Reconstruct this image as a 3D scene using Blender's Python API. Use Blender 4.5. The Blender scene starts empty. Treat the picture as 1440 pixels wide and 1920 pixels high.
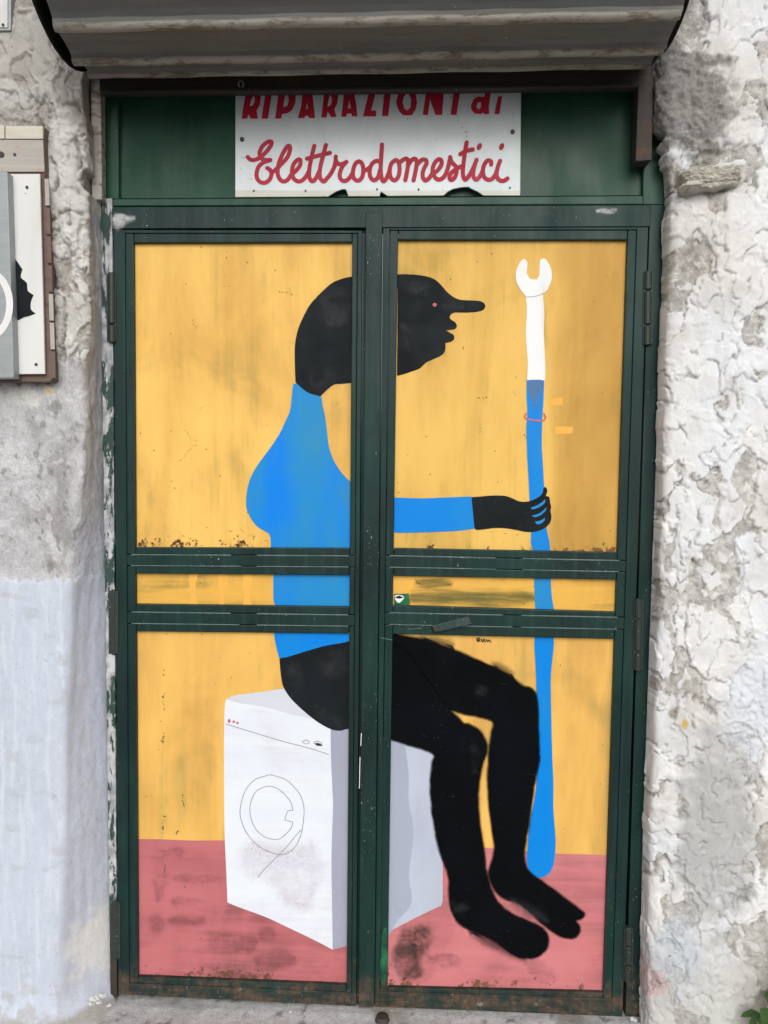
import bpy, bmesh, math, random
import numpy as np
from mathutils import Vector, Matrix
from mathutils.geometry import tessellate_polygon

random.seed(7)
S = bpy.context.scene
COL = S.collection

# ------------------------------------------------------------------ camera
CAM = Vector((0.6791, -1.9083, 1.3889))
PITCH, YAW, ROLL = -0.060120, 0.029108, 0.011967
FPX, CX, CY = 1442.0, 720.0, 960.0            # focal length and centre for a 1440 x 1920 frame
cyw, syw = math.cos(YAW), math.sin(YAW)
FWD = Vector((-syw*math.cos(PITCH), cyw*math.cos(PITCH), math.sin(PITCH)))
R0 = Vector((cyw, syw, 0.0)); U0 = R0.cross(FWD)
RGT = math.cos(ROLL)*R0 + math.sin(ROLL)*U0
UPV = -math.sin(ROLL)*R0 + math.cos(ROLL)*U0
cam = bpy.data.cameras.new('camera')
cam.sensor_width = 34.62; cam.sensor_fit = 'AUTO'; cam.lens = 34.62*FPX/1920.0
cam.clip_start = 0.05; cam.clip_end = 2000
camo = bpy.data.objects.new('camera', cam); COL.objects.link(camo)
m = Matrix.Identity(4)
for i in range(3):
    m[i][0] = RGT[i]; m[i][1] = UPV[i]; m[i][2] = -FWD[i]; m[i][3] = CAM[i]
camo.matrix_world = m
S.camera = camo

# ------------------------------------------------------------------ sky, sun, exposure
SUN_EL, SUN_AZ = math.radians(32), math.radians(174)     # azimuth clockwise from +y
w = bpy.data.worlds.new('World'); S.world = w; w.use_nodes = True
nt = w.node_tree; nt.nodes.clear()
sk = nt.nodes.new('ShaderNodeTexSky'); sk.sky_type = 'NISHITA'; sk.sun_disc = False
sk.sun_elevation = SUN_EL; sk.sun_rotation = SUN_AZ
sk.air_density = 1.0; sk.dust_density = 5.0; sk.ozone_density = 1.0
hs = nt.nodes.new('ShaderNodeHueSaturation'); hs.inputs['Saturation'].default_value = 0.16
bg = nt.nodes.new('ShaderNodeBackground'); bg.inputs['Strength'].default_value = 0.13
wo = nt.nodes.new('ShaderNodeOutputWorld')
nt.links.new(sk.outputs[0], hs.inputs['Color']); nt.links.new(hs.outputs[0], bg.inputs['Color'])
nt.links.new(bg.outputs[0], wo.inputs['Surface'])
sl = bpy.data.lights.new('sun', 'SUN'); sl.energy = 1.3; sl.angle = math.radians(50); sl.color = (1.0, 0.97, 0.93)
so = bpy.data.objects.new('sun', sl); COL.objects.link(so)
sd = Vector((math.sin(SUN_AZ)*math.cos(SUN_EL), math.cos(SUN_AZ)*math.cos(SUN_EL), math.sin(SUN_EL)))
so.rotation_euler = sd.to_track_quat('Z', 'Y').to_euler()
so.location = (0.6, -6, 8)
S.view_settings.view_transform = 'Standard'; S.view_settings.look = 'None'
S.view_settings.gamma = 1.0; S.view_settings.use_curve_mapping = False
S.view_settings.exposure = -0.31
S.cycles.max_bounces = 8

# ------------------------------------------------------------------ helpers
def at(px, py, Y=0.0):
    """point of the facade plane y = Y that stands at this place of the 1440 x 1920 frame"""
    d = FWD + RGT*((px-CX)/FPX) - UPV*((py-CY)/FPX)
    t = (Y - CAM.y)/d.y
    return CAM + d*t
ORIGIN = {}
def put(o, parent=None):
    COL.objects.link(o)
    if parent is not None:
        o.parent = parent
        o.matrix_parent_inverse = Matrix.Translation(-Vector(ORIGIN.get(parent.name, (0, 0, 0))))
    return o
def tag(o, label=None, cat=None, group=None, kind=None):
    if label: o['label'] = label
    if cat: o['category'] = cat
    if group: o['group'] = group
    if kind: o['kind'] = kind
    return o
def thing(name, loc, label, cat, group=None):
    o = bpy.data.objects.new(name, None); o.empty_display_size = 0.1
    o.location = loc; COL.objects.link(o); ORIGIN[o.name] = tuple(loc)
    return tag(o, label, cat, group)
def meshobj(name, verts, faces, mat, parent=None, smooth=False):
    me = bpy.data.meshes.new(name); me.from_pydata(verts, [], faces); me.update()
    if mat: me.materials.append(mat)
    if smooth:
        me.polygons.foreach_set('use_smooth', [True]*len(me.polygons))
    o = bpy.data.objects.new(name, me)
    return put(o, parent)
def bmobj(name, bm, mat, parent=None, smooth=False):
    me = bpy.data.meshes.new(name); bm.to_mesh(me); bm.free()
    if mat: me.materials.append(mat)
    if smooth: me.polygons.foreach_set('use_smooth', [True]*len(me.polygons))
    return put(bpy.data.objects.new(name, me), parent)

def tess(loops):
    """triangles of a polygon with holes (loops of 2D points)"""
    v3 = [[Vector((p[0], p[1], 0)) for p in L] for L in loops]
    return tessellate_polygon(v3)
def prism_xz(name, pts, yf, yb, mat, parent=None, bevel=0.0012, holes=()):
    """solid with an outline in the x-z plane between y = yf (front) and y = yb"""
    loops = [list(pts)] + [list(h) for h in holes]
    flat = [p for L in loops for p in L]; n = len(flat)
    tris = tess(loops)
    bm = bmesh.new()
    vf = [bm.verts.new((p[0], yf, p[1])) for p in flat]
    vb = [bm.verts.new((p[0], yb, p[1])) for p in flat]
    if len(loops) == 1 and len(pts) <= 4:
        bm.faces.new(vf); bm.faces.new(list(reversed(vb)))
    else:
        for t in tris:
            try:
                bm.faces.new([vf[i] for i in t]); bm.faces.new([vb[i] for i in reversed(t)])
            except ValueError: pass
    k = 0
    for L in loops:
        for i in range(len(L)):
            a, b = k+i, k+(i+1) % len(L)
            try: bm.faces.new([vf[a], vb[a], vb[b], vf[b]])
            except ValueError: pass
        k += len(L)
    bmesh.ops.recalc_face_normals(bm, faces=bm.faces)
    if bevel > 0:
        es = [e for e in bm.edges if len(e.link_faces) == 2 and e.calc_face_angle(0) > 0.6
              and min(v.co.y for v in e.verts) < yf+1e-5]
        bmesh.ops.bevel(bm, geom=es, offset=bevel, segments=2, profile=0.6, affect='EDGES', clamp_overlap=True)
    return bmobj(name, bm, mat, parent)
def prism(name, px, yf, yb, mat, parent=None, bevel=0.0012, ref=None):
    pts = [(q.x, q.z) for q in (at(p[0], p[1], yf if ref is None else ref) for p in px)]
    return prism_xz(name, pts, yf, yb, mat, parent, bevel)
def smooth_loop(P, step=3, closed=True):
    """Catmull-Rom through the points; a point with a third element is a sharp corner"""
    n = len(P); out = []
    rng = range(n if closed else n-1)
    for i in rng:
        p1, p2 = P[i], P[(i+1) % n]
        p0 = P[(i-1) % n] if (closed or i > 0) else p1
        p3 = P[(i+2) % n] if (closed or i+2 < n) else p2
        if len(p1) > 2: p0 = p1
        if len(p2) > 2: p3 = p2
        for k in range(step):
            t = k/step; t2, t3 = t*t, t*t*t
            out.append(tuple(0.5*((2*p1[j]) + (-p0[j]+p2[j])*t + (2*p0[j]-5*p1[j]+4*p2[j]-p3[j])*t2
                             + (-p0[j]+3*p1[j]-3*p2[j]+p3[j])*t3) for j in (0, 1)))
    if not closed: out.append((P[-1][0], P[-1][1]))
    return out
PANEL_Y = 0.016
def coat(k): return PANEL_Y - 0.0004*k
def paint(name, px, k, mat, parent, step=3, holes=(), base=None, sm=True):
    """a flat coat of paint with a hand-drawn outline lying on a panel"""
    Y = coat(k) if base is None else base
    L = [smooth_loop(px, step) if sm else [(p[0], p[1]) for p in px]] + [list(h) for h in holes]
    flat = [at(p[0], p[1], Y) for q in L for p in q]
    tr = tess([[(at(p[0], p[1], Y).x, at(p[0], p[1], Y).z) for p in q] for q in L])
    fs = []
    for t in tr:
        a, b, c = [flat[i] for i in t]
        fs.append(tuple(t) if (b-a).cross(c-a).y < 0 else tuple(reversed(t)))
    return meshobj(name, flat, fs, mat, parent)
def spray(name, px, k, mat, parent, fringe=6.0, inset=2.0, step=3):
    """a coat of sprayed paint: full inside, a dusty overspray along its outline"""
    Y = coat(k)
    L = smooth_loop(px, step)
    # orientation and normals
    ar = sum(L[i][0]*L[(i+1) % len(L)][1]-L[(i+1) % len(L)][0]*L[i][1] for i in range(len(L)))
    sg = 1 if ar > 0 else -1
    n = len(L); inn, out = [], []; ph = random.random()*6
    for i in range(n):
        a, b = L[(i-1) % n], L[(i+1) % n]
        tx, ty = b[0]-a[0], b[1]-a[1]; l = math.hypot(tx, ty) or 1
        nx, ny = sg*ty/l, -sg*tx/l
        f = fringe*(1.0+0.12*math.sin(i*0.37+ph)+0.05*math.sin(i*0.83+2*ph))
        inn.append((L[i][0]-nx*inset, L[i][1]-ny*inset)); out.append((L[i][0]+nx*f, L[i][1]+ny*f))
    vi = [at(p[0], p[1], Y) for p in inn]; vo = [at(p[0], p[1], Y+0.00015) for p in out]
    tr = tess([[(v.x, v.z) for v in vi]])
    fs = []
    for t in tr:
        a, b, c = [vi[i] for i in t]
        fs.append(tuple(t) if (b-a).cross(c-a).y < 0 else tuple(reversed(t)))
    for i in range(n):
        j = (i+1) % n
        q = (i, j, n+j, n+i)
        A = vi[i], vi[j], vo[j]
        fs.append(q if (A[1]-A[0]).cross(A[2]-A[0]).y < 0 else tuple(reversed(q)))
    o = meshobj(name, vi+vo, fs, mat, parent)
    at_ = o.data.attributes.new('cover', 'FLOAT', 'POINT')
    at_.data.foreach_set('value', [1.0]*n+[0.0]*n)
    return o
def stroke(name, lines, width, Y, mat, parent, step=4, rise=0.00025):
    """brush strokes: round-ended ribbons lying at y = Y; each climbs a hair along its length"""
    V, F = [], []
    k0 = 0.0
    for ln in lines:
        wd = width
        if isinstance(ln, dict): wd = ln['w']; ln = ln['p']
        P = smooth_loop(ln, step, closed=False) if len(ln) > 2 else [tuple(ln[0][:2]), tuple(ln[1][:2])]
        n = len(P); r = wd/2
        L, Rr = [], []
        for i in range(n):
            a, b = P[max(i-1, 0)], P[min(i+1, n-1)]
            tx, ty = b[0]-a[0], b[1]-a[1]; l = math.hypot(tx, ty) or 1
            nx, ny = -ty/l, tx/l
            L.append((P[i][0]+nx*r, P[i][1]+ny*r)); Rr.append((P[i][0]-nx*r, P[i][1]-ny*r))
        base = len(V)
        ys = [Y - k0 - rise*i/max(n-1, 1) for i in range(n)]
        for i in range(n):
            V.append(at(L[i][0], L[i][1], ys[i])); V.append(at(Rr[i][0], Rr[i][1], ys[i]))
        for i in range(n-1):
            F.append((base+2*i, base+2*i+1, base+2*i+3, base+2*i+2))
        for (c, yy, q) in ((P[0], ys[0]+0.00002, P[1]), (P[-1], ys[-1]-0.00002, P[-2])):
            b2 = len(V); an = math.atan2(c[1]-q[1], c[0]-q[0])
            for j in range(9):
                t = an-math.pi/2+math.pi*j/8
                V.append(at(c[0]+r*math.cos(t), c[1]+r*math.sin(t), yy))
            F.append(tuple(range(b2, b2+9)))
        k0 += 0.00004
    o = meshobj(name, V, F, mat, parent)
    bm = bmesh.new(); bm.from_mesh(o.data)
    for f in bm.faces:
        f.normal_update()
        if f.normal.y > 0: f.normal_flip()
    bm.to_mesh(o.data); bm.free()
    return o
def disc(name, px, py, r, Y, mat, parent, depth=0.003, n=14, ry=None):
    c = at(px, py, Y); r *= 0.00132; ry = r if ry is None else ry*0.00132
    pts = [(c.x+r*math.cos(2*math.pi*i/n), c.z+ry*math.sin(2*math.pi*i/n)) for i in range(n)]
    return prism_xz(name, pts, Y-depth, Y+0.001, mat, parent, bevel=min(depth*0.4, 0.001))
def cyl(name, a, b, r, mat, parent, n=14):
    a, b = Vector(a), Vector(b); ax = (b-a).normalized()
    q = ax.to_track_quat('Z', 'Y'); V = []; F = []
    for (c, rr) in ((a, r*0.8), (a+ax*r*0.2, r), (b-ax*r*0.2, r), (b, r*0.8)):
        for i in range(n):
            t = 2*math.pi*i/n
            V.append(c + q @ Vector((rr*math.cos(t), rr*math.sin(t), 0)))
    for k in range(3):
        for i in range(n):
            F.append((k*n+i, k*n+(i+1) % n, (k+1)*n+(i+1) % n, (k+1)*n+i))
    F.append(tuple(reversed(range(n)))); F.append(tuple(range(3*n, 4*n)))
    return meshobj(name, V, F, mat, parent, smooth=False)

# ------------------------------------------------------------------ materials
def lin(r, g, b):
    f = lambda c: (c/255/12.92) if c/255 <= 0.04045 else ((c/255+0.055)/1.055)**2.4
    return (f(r), f(g), f(b), 1.0)
def sc(c, k): return (c[0]*k, c[1]*k, c[2]*k, 1.0)
class M:
    def __init__(s, name, rough=0.6, spec=0.35, metallic=0.0):
        s.mat = bpy.data.materials.new(name); s.mat.use_nodes = True
        s.t = s.mat.node_tree; s.b = s.t.nodes['Principled BSDF']
        s.b.inputs['Roughness'].default_value = rough
        s.b.inputs['Specular IOR Level'].default_value = spec
        s.b.inputs['Metallic'].default_value = metallic
        s.co = s.t.nodes.new('ShaderNodeTexCoord').outputs['Object']
    def set(s, i, v):
        if isinstance(v, bpy.types.NodeSocket): s.t.links.new(v, i)
        else: i.default_value = v
    def map(s, scale, loc=(0, 0, 0), rot=(0, 0, 0)):
        n = s.t.nodes.new('ShaderNodeMapping'); s.t.links.new(s.co, n.inputs[0])
        n.inputs['Scale'].default_value = scale; n.inputs['Location'].default_value = loc
        n.inputs['Rotation'].default_value = rot
        return n.outputs[0]
    def noise(s, scale=(1, 1, 1), k=1.0, detail=4, rough=0.55, loc=(0, 0, 0), dist=0.0, rot=(0, 0, 0)):
        n = s.t.nodes.new('ShaderNodeTexNoise')
        s.t.links.new(s.map(scale, loc, rot), n.inputs['Vector'])
        n.inputs['Scale'].default_value = k; n.inputs['Detail'].default_value = detail
        n.inputs['Roughness'].default_value = rough; n.inputs['Distortion'].default_value = dist
        return n.outputs['Fac']
    def vor(s, scale, k=1.0, feature='F1'):
        n = s.t.nodes.new('ShaderNodeTexVoronoi'); n.feature = feature
        s.t.links.new(s.map(scale), n.inputs['Vector']); n.inputs['Scale'].default_value = k
        return n.outputs['Distance']
    def z(s):
        n = s.t.nodes.new('ShaderNodeSeparateXYZ'); s.t.links.new(s.co, n.inputs[0]); return n.outputs
    def rng(s, v, a, b, c=0.0, d=1.0, smooth=True):
        n = s.t.nodes.new('ShaderNodeMapRange'); n.clamp = True
        if smooth: n.interpolation_type = 'SMOOTHSTEP'
        s.set(n.inputs['Value'], v)
        n.inputs['From Min'].default_value = a; n.inputs['From Max'].default_value = b
        n.inputs['To Min'].default_value = c; n.inputs['To Max'].default_value = d
        return n.outputs[0]
    def op(s, o, a, b=0.0):
        n = s.t.nodes.new('ShaderNodeMath'); n.operation = o
        s.set(n.inputs[0], a); s.set(n.inputs[1], b); return n.outputs[0]
    def mix(s, f, a, b):
        n = s.t.nodes.new('ShaderNodeMix'); n.data_type = 'RGBA'
        s.set(n.inputs[0], f); s.set(n.inputs[6], a); s.set(n.inputs[7], b); return n.outputs[2]
    def attr(s, name, color=False):
        n = s.t.nodes.new('ShaderNodeAttribute'); n.attribute_name = name
        return n.outputs['Color' if color else 'Fac']
    def col(s, v): s.set(s.b.inputs['Base Color'], v); return s
    def rough(s, v): s.set(s.b.inputs['Roughness'], v); return s
    def bump(s, h, strength=0.3, dist=0.002):
        n = s.t.nodes.new('ShaderNodeBump'); s.set(n.inputs['Height'], h)
        n.inputs['Strength'].default_value = strength; n.inputs['Distance'].default_value = dist
        s.t.links.new(n.outputs[0], s.b.inputs['Normal']); return s
    def alpha(s, v):
        s.set(s.b.inputs['Alpha'], v); return s

# green enamel of the door
def green_mat(name, a, b, dust, rust_top=0.10, fleck=0.70, rough=0.42):
    g = M(name, rough, 0.22)
    z = g.z()[2]
    c = g.mix(g.rng(g.noise((3, 3, 1.2), 1.6, 3), 0.35, 0.68), a, b)
    c = g.mix(g.rng(g.noise((60, 60, 3), 1, 3, loc=(3, 1, 2)), 0.45, 0.8, 0, 0.55), c, dust)
    c = g.mix(g.rng(g.noise((9, 9, 9), 1, 5, 0.7, loc=(7, 2, 9)), 0.52, 0.75, 0, 0.6), c, sc(a, 0.55))
    fl = g.op('MULTIPLY', g.rng(g.noise((260, 260, 150), 1, 2, 0.5), fleck, fleck+0.05),
              g.rng(g.noise((7, 7, 5), 1, 3), 0.45, 0.62))
    c = g.mix(fl, c, (0.42, 0.45, 0.44, 1))
    scr = g.op('MULTIPLY', g.rng(g.noise((14, 14, 300), 1, 2, 0.5, rot=(0, 0.9, 0)), 0.75, 0.79), 0.35)
    c = g.mix(scr, c, (0.22, 0.26, 0.25, 1))
    # rust and dirt that creep up from the threshold
    rn = g.noise((24, 24, 16), 1, 5, 0.7)
    h = g.op('ADD', z, g.op('MULTIPLY', g.op('SUBTRACT', rn, 0.5), 0.30))
    ru = g.op('MULTIPLY', g.rng(h, 0.0, rust_top, 1.0, 0.0), g.rng(g.noise((11, 11, 34), 1, 5, 0.7, loc=(2, 7, 1)), 0.38, 0.62, 0.15, 0.95))
    rc = g.mix(g.rng(g.noise((90, 90, 60), 1, 4, 0.65), 0.35, 0.7), (0.060, 0.050, 0.040, 1), (0.15, 0.085, 0.052, 1))
    rc = g.mix(g.rng(g.noise((40, 40, 50), 1, 4, 0.6, loc=(5, 5, 5)), 0.60, 0.72), rc, (0.22, 0.21, 0.185, 1))
    c = g.mix(ru, c, rc)
    # brown weather spots
    sp = g.op('MULTIPLY', g.rng(g.noise((30, 30, 22), 1, 5, 0.7, loc=(1, 8, 3)), 0.64, 0.70), g.rng(z, 0.2, 0.9, 0.9, 0.25))
    c = g.mix(sp, c, (0.07, 0.05, 0.035, 1))
    g.col(c)
    g.rough(g.op('ADD', g.rng(g.noise((12, 12, 4), 1, 4), 0.3, 0.8, rough-0.08, rough+0.2), g.op('MULTIPLY', ru, 0.3)))
    g.bump(g.op('ADD', g.noise((120, 120, 18), 1, 3), g.op('MULTIPLY', g.noise((500, 500, 500), 1, 2), 0.4)), 0.22, 0.001)
    return g.mat
GREEN = green_mat('green_enamel', (0.0080, 0.0235, 0.0225, 1), (0.0095, 0.039, 0.032, 1), (0.025, 0.060, 0.057, 1))
GREEN2 = green_mat('green_enamel_transom', (0.018, 0.066, 0.040, 1), (0.024, 0.085, 0.055, 1), (0.035, 0.085, 0.062, 1), 0.001, 0.76, 0.36)
GREEN_EDGE = green_mat('green_enamel_worn_highlight', (0.16, 0.225, 0.215, 1), (0.08, 0.125, 0.118, 1), (0.26, 0.31, 0.30, 1), 0.1, 0.6, 0.4)
POST = None
def post_mat():
    g = M('green_post_with_plaster', 0.55, 0.35)
    z = g.z()[2]
    c = g.mix(g.noise((6, 6, 2), 1, 3), (0.016, 0.05, 0.036, 1), (0.04, 0.075, 0.066, 1))
    a = g.noise((26, 26, 7), 1, 6, 0.75, dist=0.4)
    wh = g.op('MULTIPLY', g.rng(a, 0.46, 0.50), g.rng(z, 0.22, 0.3))
    wc = g.mix(g.rng(g.noise((40, 40, 30), 1, 5), 0.35, 0.65), (0.27, 0.28, 0.30, 1), (0.56, 0.57, 0.58, 1))
    c = g.mix(wh, c, wc)
    ru = g.rng(g.op('ADD', z, g.op('MULTIPLY', g.noise((20, 20, 12), 1, 4), 0.3)), 0.22, 0.45, 1, 0)
    c = g.mix(ru, c, (0.045, 0.036, 0.03, 1))
    g.col(c).bump(g.op('ADD', a, g.op('MULTIPLY', wh, 1.2)), 0.6, 0.002)
    return g.mat
POST = post_mat()
def paint_mat(name, base, thin, under, vert=True, under_amt=0.5, rough=0.5, chip=0.0, seed=0.0, rust=None, spec=0.18, rustcol=(0.10, 0.035, 0.02, 1)):
    """brushed wall paint: streaks of a thinner coat and the old green showing through"""
    g = M(name, rough, spec)
    st = (34, 34, 2.0) if vert else (3.0, 3.0, 48)
    st2 = (9, 9, 1.6) if vert else (2.2, 2.2, 16)
    lo = (seed, seed*1.7, seed*0.6)
    n1 = g.noise(st, 1, 4, 0.6, loc=lo)
    n2 = g.noise(st2, 1, 4, 0.6, loc=lo, dist=0.5)
    n3 = g.noise((5, 5, 3.4), 1, 4, 0.6, loc=lo, dist=0.6)
    c = g.mix(g.rng(g.op('ADD', g.op('MULTIPLY', n2, 0.55), g.op('MULTIPLY', n3, 0.45)), 0.38, 0.64), base, thin)
    c = g.mix(g.rng(n1, 0.5, 0.72, 0, 0.22), c, thin)
    um = g.op('MULTIPLY', g.rng(g.op('ADD', g.op('MULTIPLY', n3, 0.6), g.op('MULTIPLY', n1, 0.4)), 0.50, 0.70), under_amt)
    c = g.mix(um, c, under)
    if chip > 0:
        ch = g.op('MULTIPLY', g.rng(g.noise((150, 150, 95), 1, 3, 0.6, loc=lo), 0.745-chip, 0.765-chip),
                  g.rng(g.noise((8, 8, 6), 1, 2, loc=lo), 0.52, 0.6))
        c = g.mix(ch, c, (0.06, 0.065, 0.045, 1))
        sp = g.rng(g.vor((26, 26, 26)), 0.035, 0.06, 0.85, 0)
        c = g.mix(sp, c, (0.10, 0.08, 0.045, 1))
    if rust:
        z = g.z()[2]; z0, hgt = rust
        rn = g.noise((60, 60, 60), 1, 4, 0.7, loc=lo)
        rl = g.noise((7, 7, 7), 1, 2, loc=lo)
        e = g.op('MULTIPLY', g.rng(z, z0, z0+hgt, 1, 0), g.rng(rl, 0.40, 0.62, 0.12, 1))
        rm = g.rng(g.op('ADD', rn, g.op('MULTIPLY', e, 0.26)), 0.70, 0.80)
        rm = g.op('MULTIPLY', rm, g.rng(e, 0.02, 0.12))
        c = g.mix(rm, c, rustcol)
    g.col(c)
    g.rough(g.rng(n1, 0.3, 0.7, rough-0.06, rough+0.1))
    g.bump(g.op('ADD', n1, g.op('MULTIPLY', g.noise((160, 160, 14) if vert else (14, 14, 160), 1, 3), 0.6)), 0.16, 0.0008)
    return g.mat
K = 0.90
def L(r, g, b, k=K): return sc(lin(r, g, b), k)
UND = L(176, 160, 92)
YEL_L = paint_mat('yellow_paint', L(255, 208, 112), L(230, 178, 92), UND, True, 0.72, 0.48, 0.03, 0.0, rust=(1.176, 0.055))
YEL_R = paint_mat('ochre_paint', L(246, 200, 106), L(220, 174, 86), L(166, 144, 76), True, 0.7, 0.48, 0.03, 3.1, rust=(1.176, 0.05))
YEL_M = paint_mat('yellow_paint_rail', L(246, 190, 88), L(222, 174, 84), L(120, 124, 66), False, 0.85, 0.48, 0.02, 5.2)
YEL_B = paint_mat('yellow_paint_lower', L(248, 198, 106), L(226, 174, 92), UND, True, 0.6, 0.48, 0.03, 7.7)
PINK = paint_mat('pink_floor_paint', L(204, 120, 124), L(186, 106, 110), L(112, 80, 80), False, 0.75, 0.5, 0.0, 2.0, rust=(0.045, 0.06), rustcol=(0.16, 0.07, 0.045, 1))
PINK_R = paint_mat('pink_floor_paint_right', L(216, 134, 138), L(206, 122, 126), L(150, 98, 96), False, 0.55, 0.5, 0.0, 4.4, rust=(0.04, 0.07), rustcol=(0.20, 0.09, 0.05, 1))
BLUE = paint_mat('blue_paint', L(0, 136, 244), L(44, 148, 206), L(74, 146, 172), True, 0.8, 0.45, 0.0, 1.3)
BLUE_S = paint_mat('blue_paint_solid', L(0, 138, 234), L(20, 142, 226), L(48, 142, 200), True, 0.25, 0.45, 0.0, 6.0)
WHITE_P = paint_mat('white_paint', L(240, 246, 253), L(232, 238, 248), L(222, 220, 228), False, 0.7, 0.5, 0.0, 9.0)
WHITE_T = paint_mat('white_grey_paint', L(222, 226, 236), L(214, 219, 230), L(206, 208, 220), False, 0.5, 0.5, 0.0, 1.9)
WRENCH = paint_mat('white_brush_paint', L(253, 253, 252), L(246, 247, 246), L(222, 222, 218), True, 0.6, 0.5, 0.0, 2.9)
GREY_P = paint_mat('grey_paint', L(172, 176, 194), L(164, 168, 186), L(150, 150, 168), True, 0.6, 0.5, 0.0, 3.7)
GREY_P2 = paint_mat('pale_grey_paint', L(198, 206, 222), L(188, 196, 214), L(176, 182, 200), True, 0.6, 0.5, 0.0, 5.3)
GREY_P3 = paint_mat('mid_grey_paint', L(176, 184, 202), L(170, 178, 196), L(160, 166, 186), True, 0.6, 0.5, 0.0, 8.3)
PRED = paint_mat('pink_line_paint', L(222, 120, 116), L(205, 90, 100), L(200, 90, 100), True, 0.3, 0.5)
ORANGE = paint_mat('orange_touch_up', L(254, 192, 92), L(250, 184, 84), L(240, 180, 90), True, 0.3, 0.5)
PENCIL = M('dark_line', 0.7).col((0.20, 0.20, 0.21, 1)).mat
INK = M('black_ink', 0.6).col((0.02, 0.022, 0.022, 1)).mat
def black_mat(name, base, dust, spray_edge):
    g = M(name, 0.6, 0.06 if spray_edge else 0.12)
    c = g.mix(g.rng(g.noise((7, 7, 5), 1, 4), 0.35, 0.7), base, sc(base, 1.5))
    fl = g.op('MULTIPLY', g.rng(g.noise((240, 240, 240), 1, 2, 0.5), dust, dust+0.03), g.rng(g.noise((7, 7, 7), 1, 2), 0.48, 0.6))
    c = g.mix(fl, c, (0.16, 0.17, 0.17, 1))
    c = g.mix(g.op('MULTIPLY', g.rng(g.noise((12, 12, 150), 1, 2, rot=(0, 0.6, 0)), 0.73, 0.78), 0.2), c, (0.08, 0.08, 0.08, 1))
    g.col(c)
    if spray_edge:
        cv = g.attr('cover')
        n = g.noise((420, 420, 420), 1, 3, 0.7)
        n2 = g.noise((30, 30, 30), 1, 3, 0.6)
        v = g.op('ADD', cv, g.op('ADD', g.op('MULTIPLY', g.op('SUBTRACT', n, 0.5), 0.35), g.op('MULTIPLY', g.op('SUBTRACT', n2, 0.5), 0.6)))
        g.alpha(g.rng(v, 0.12, 0.88))
    g.rough(g.rng(g.noise((20, 20, 20), 1, 3), 0.3, 0.7, 0.55, 0.75))
    return g.mat
BLACK = black_mat('black_brush_paint', (0.0085, 0.0115, 0.0135, 1), 0.74, False)
BLACK_S = black_mat('black_spray_paint', (0.0020, 0.0026, 0.0038, 1), 0.735, True)
def smear_mat(name, colr, amt, streak=False, fill=0.22):
    g = M(name, 0.6)
    g.col(colr)
    cv = g.attr('cover')
    n = g.noise((4, 4, 42) if streak == 'h' else (26, 26, 4) if streak else (12, 12, 14), 1, 5, 0.65, dist=0.5); n2 = g.noise((14, 14, 150) if streak == 'h' else (90, 90, 12) if streak else (70, 70, 90), 1, 4, 0.65)
    v = g.op('ADD', g.op('MULTIPLY', n, 0.7), g.op('MULTIPLY', n2, 0.3))
    g.alpha(g.op('MULTIPLY', g.op('MULTIPLY', g.rng(g.op('ADD', v, g.op('MULTIPLY', cv, fill)), 0.50, 0.86), g.rng(cv, 0.0, 1.0)), amt))
    return g.mat
SMEAR = smear_mat('dark_smear', L(124, 78, 80), 0.40, False, 0.16)
SMEAR_D = smear_mat('black_smear', (0.022, 0.03, 0.024, 1), 0.66)
SMEAR_G = smear_mat('green_undercoat_smear', L(150, 138, 82), 0.36, True)
OCHRE = smear_mat('ochre_overlay', L(206, 160, 78), 0.28, True, 0.9)
SMEAR_GD = smear_mat('dark_green_undercoat_smear', L(104, 112, 62), 0.7, 'h')
SCUFF = smear_mat('grey_scuff', (0.045, 0.05, 0.055, 1), 0.55, False, 0.15)
SMEAR_B = smear_mat('bright_green_smear', (0.02, 0.20, 0.08, 1), 0.9)
SMEAR_W = smear_mat('plaster_smear', (0.46, 0.47, 0.48, 1), 1.6, False, 0.14)
SMEAR_RED = smear_mat('pink_wash', L(232, 219, 228), 0.36)
BLACK_O = smear_mat('black_overspray', (0.006, 0.007, 0.008, 1), 0.5, False, 0.4)

# metals, sign, boards
def metal_mat(name, a, b, rustc, rough=0.5, met=0.3, k=1.0, thr=0.55):
    g = M(name, rough, 0.4, met)
    c = g.mix(g.noise((3*k, 30*k, 30*k), 1, 4), a, b)
    r = g.rng(g.noise((7*k, 22*k, 22*k), 1, 6, 0.72), thr, thr+0.14)
    rc = g.mix(g.noise((60, 60, 60), 1, 3), rustc, sc(rustc, 1.9))
    c = g.mix(g.op('MULTIPLY', r, 0.85), c, rc)
    fl = g.rng(g.noise((150, 150, 190), 1, 2), 0.735, 0.76)
    c = g.mix(g.op('MULTIPLY', fl, 0.8), c, (0.5, 0.48, 0.43, 1))
    g.col(c); g.rough(g.rng(r, 0, 1, rough, rough+0.25))
    g.bump(g.noise((90, 140, 140), 1, 5, 0.7), 0.25, 0.0015)
    return g.mat
SLAT = metal_mat('shutter_steel', (0.10, 0.105, 0.104, 1), (0.21, 0.214, 0.205, 1), (0.13, 0.10, 0.075, 1), 0.55, 0.1, 1.7, 0.55)
BEAD = metal_mat('shutter_bead_steel', (0.25, 0.235, 0.205, 1), (0.38, 0.36, 0.32, 1), (0.105, 0.08, 0.055, 1), 0.55, 0.1, 2.2, 0.47)
DARKM = metal_mat('old_dark_iron', (0.030, 0.028, 0.026, 1), (0.055, 0.05, 0.045, 1), (0.06, 0.035, 0.024, 1), 0.6, 0.2, 1.0, 0.5)
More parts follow.
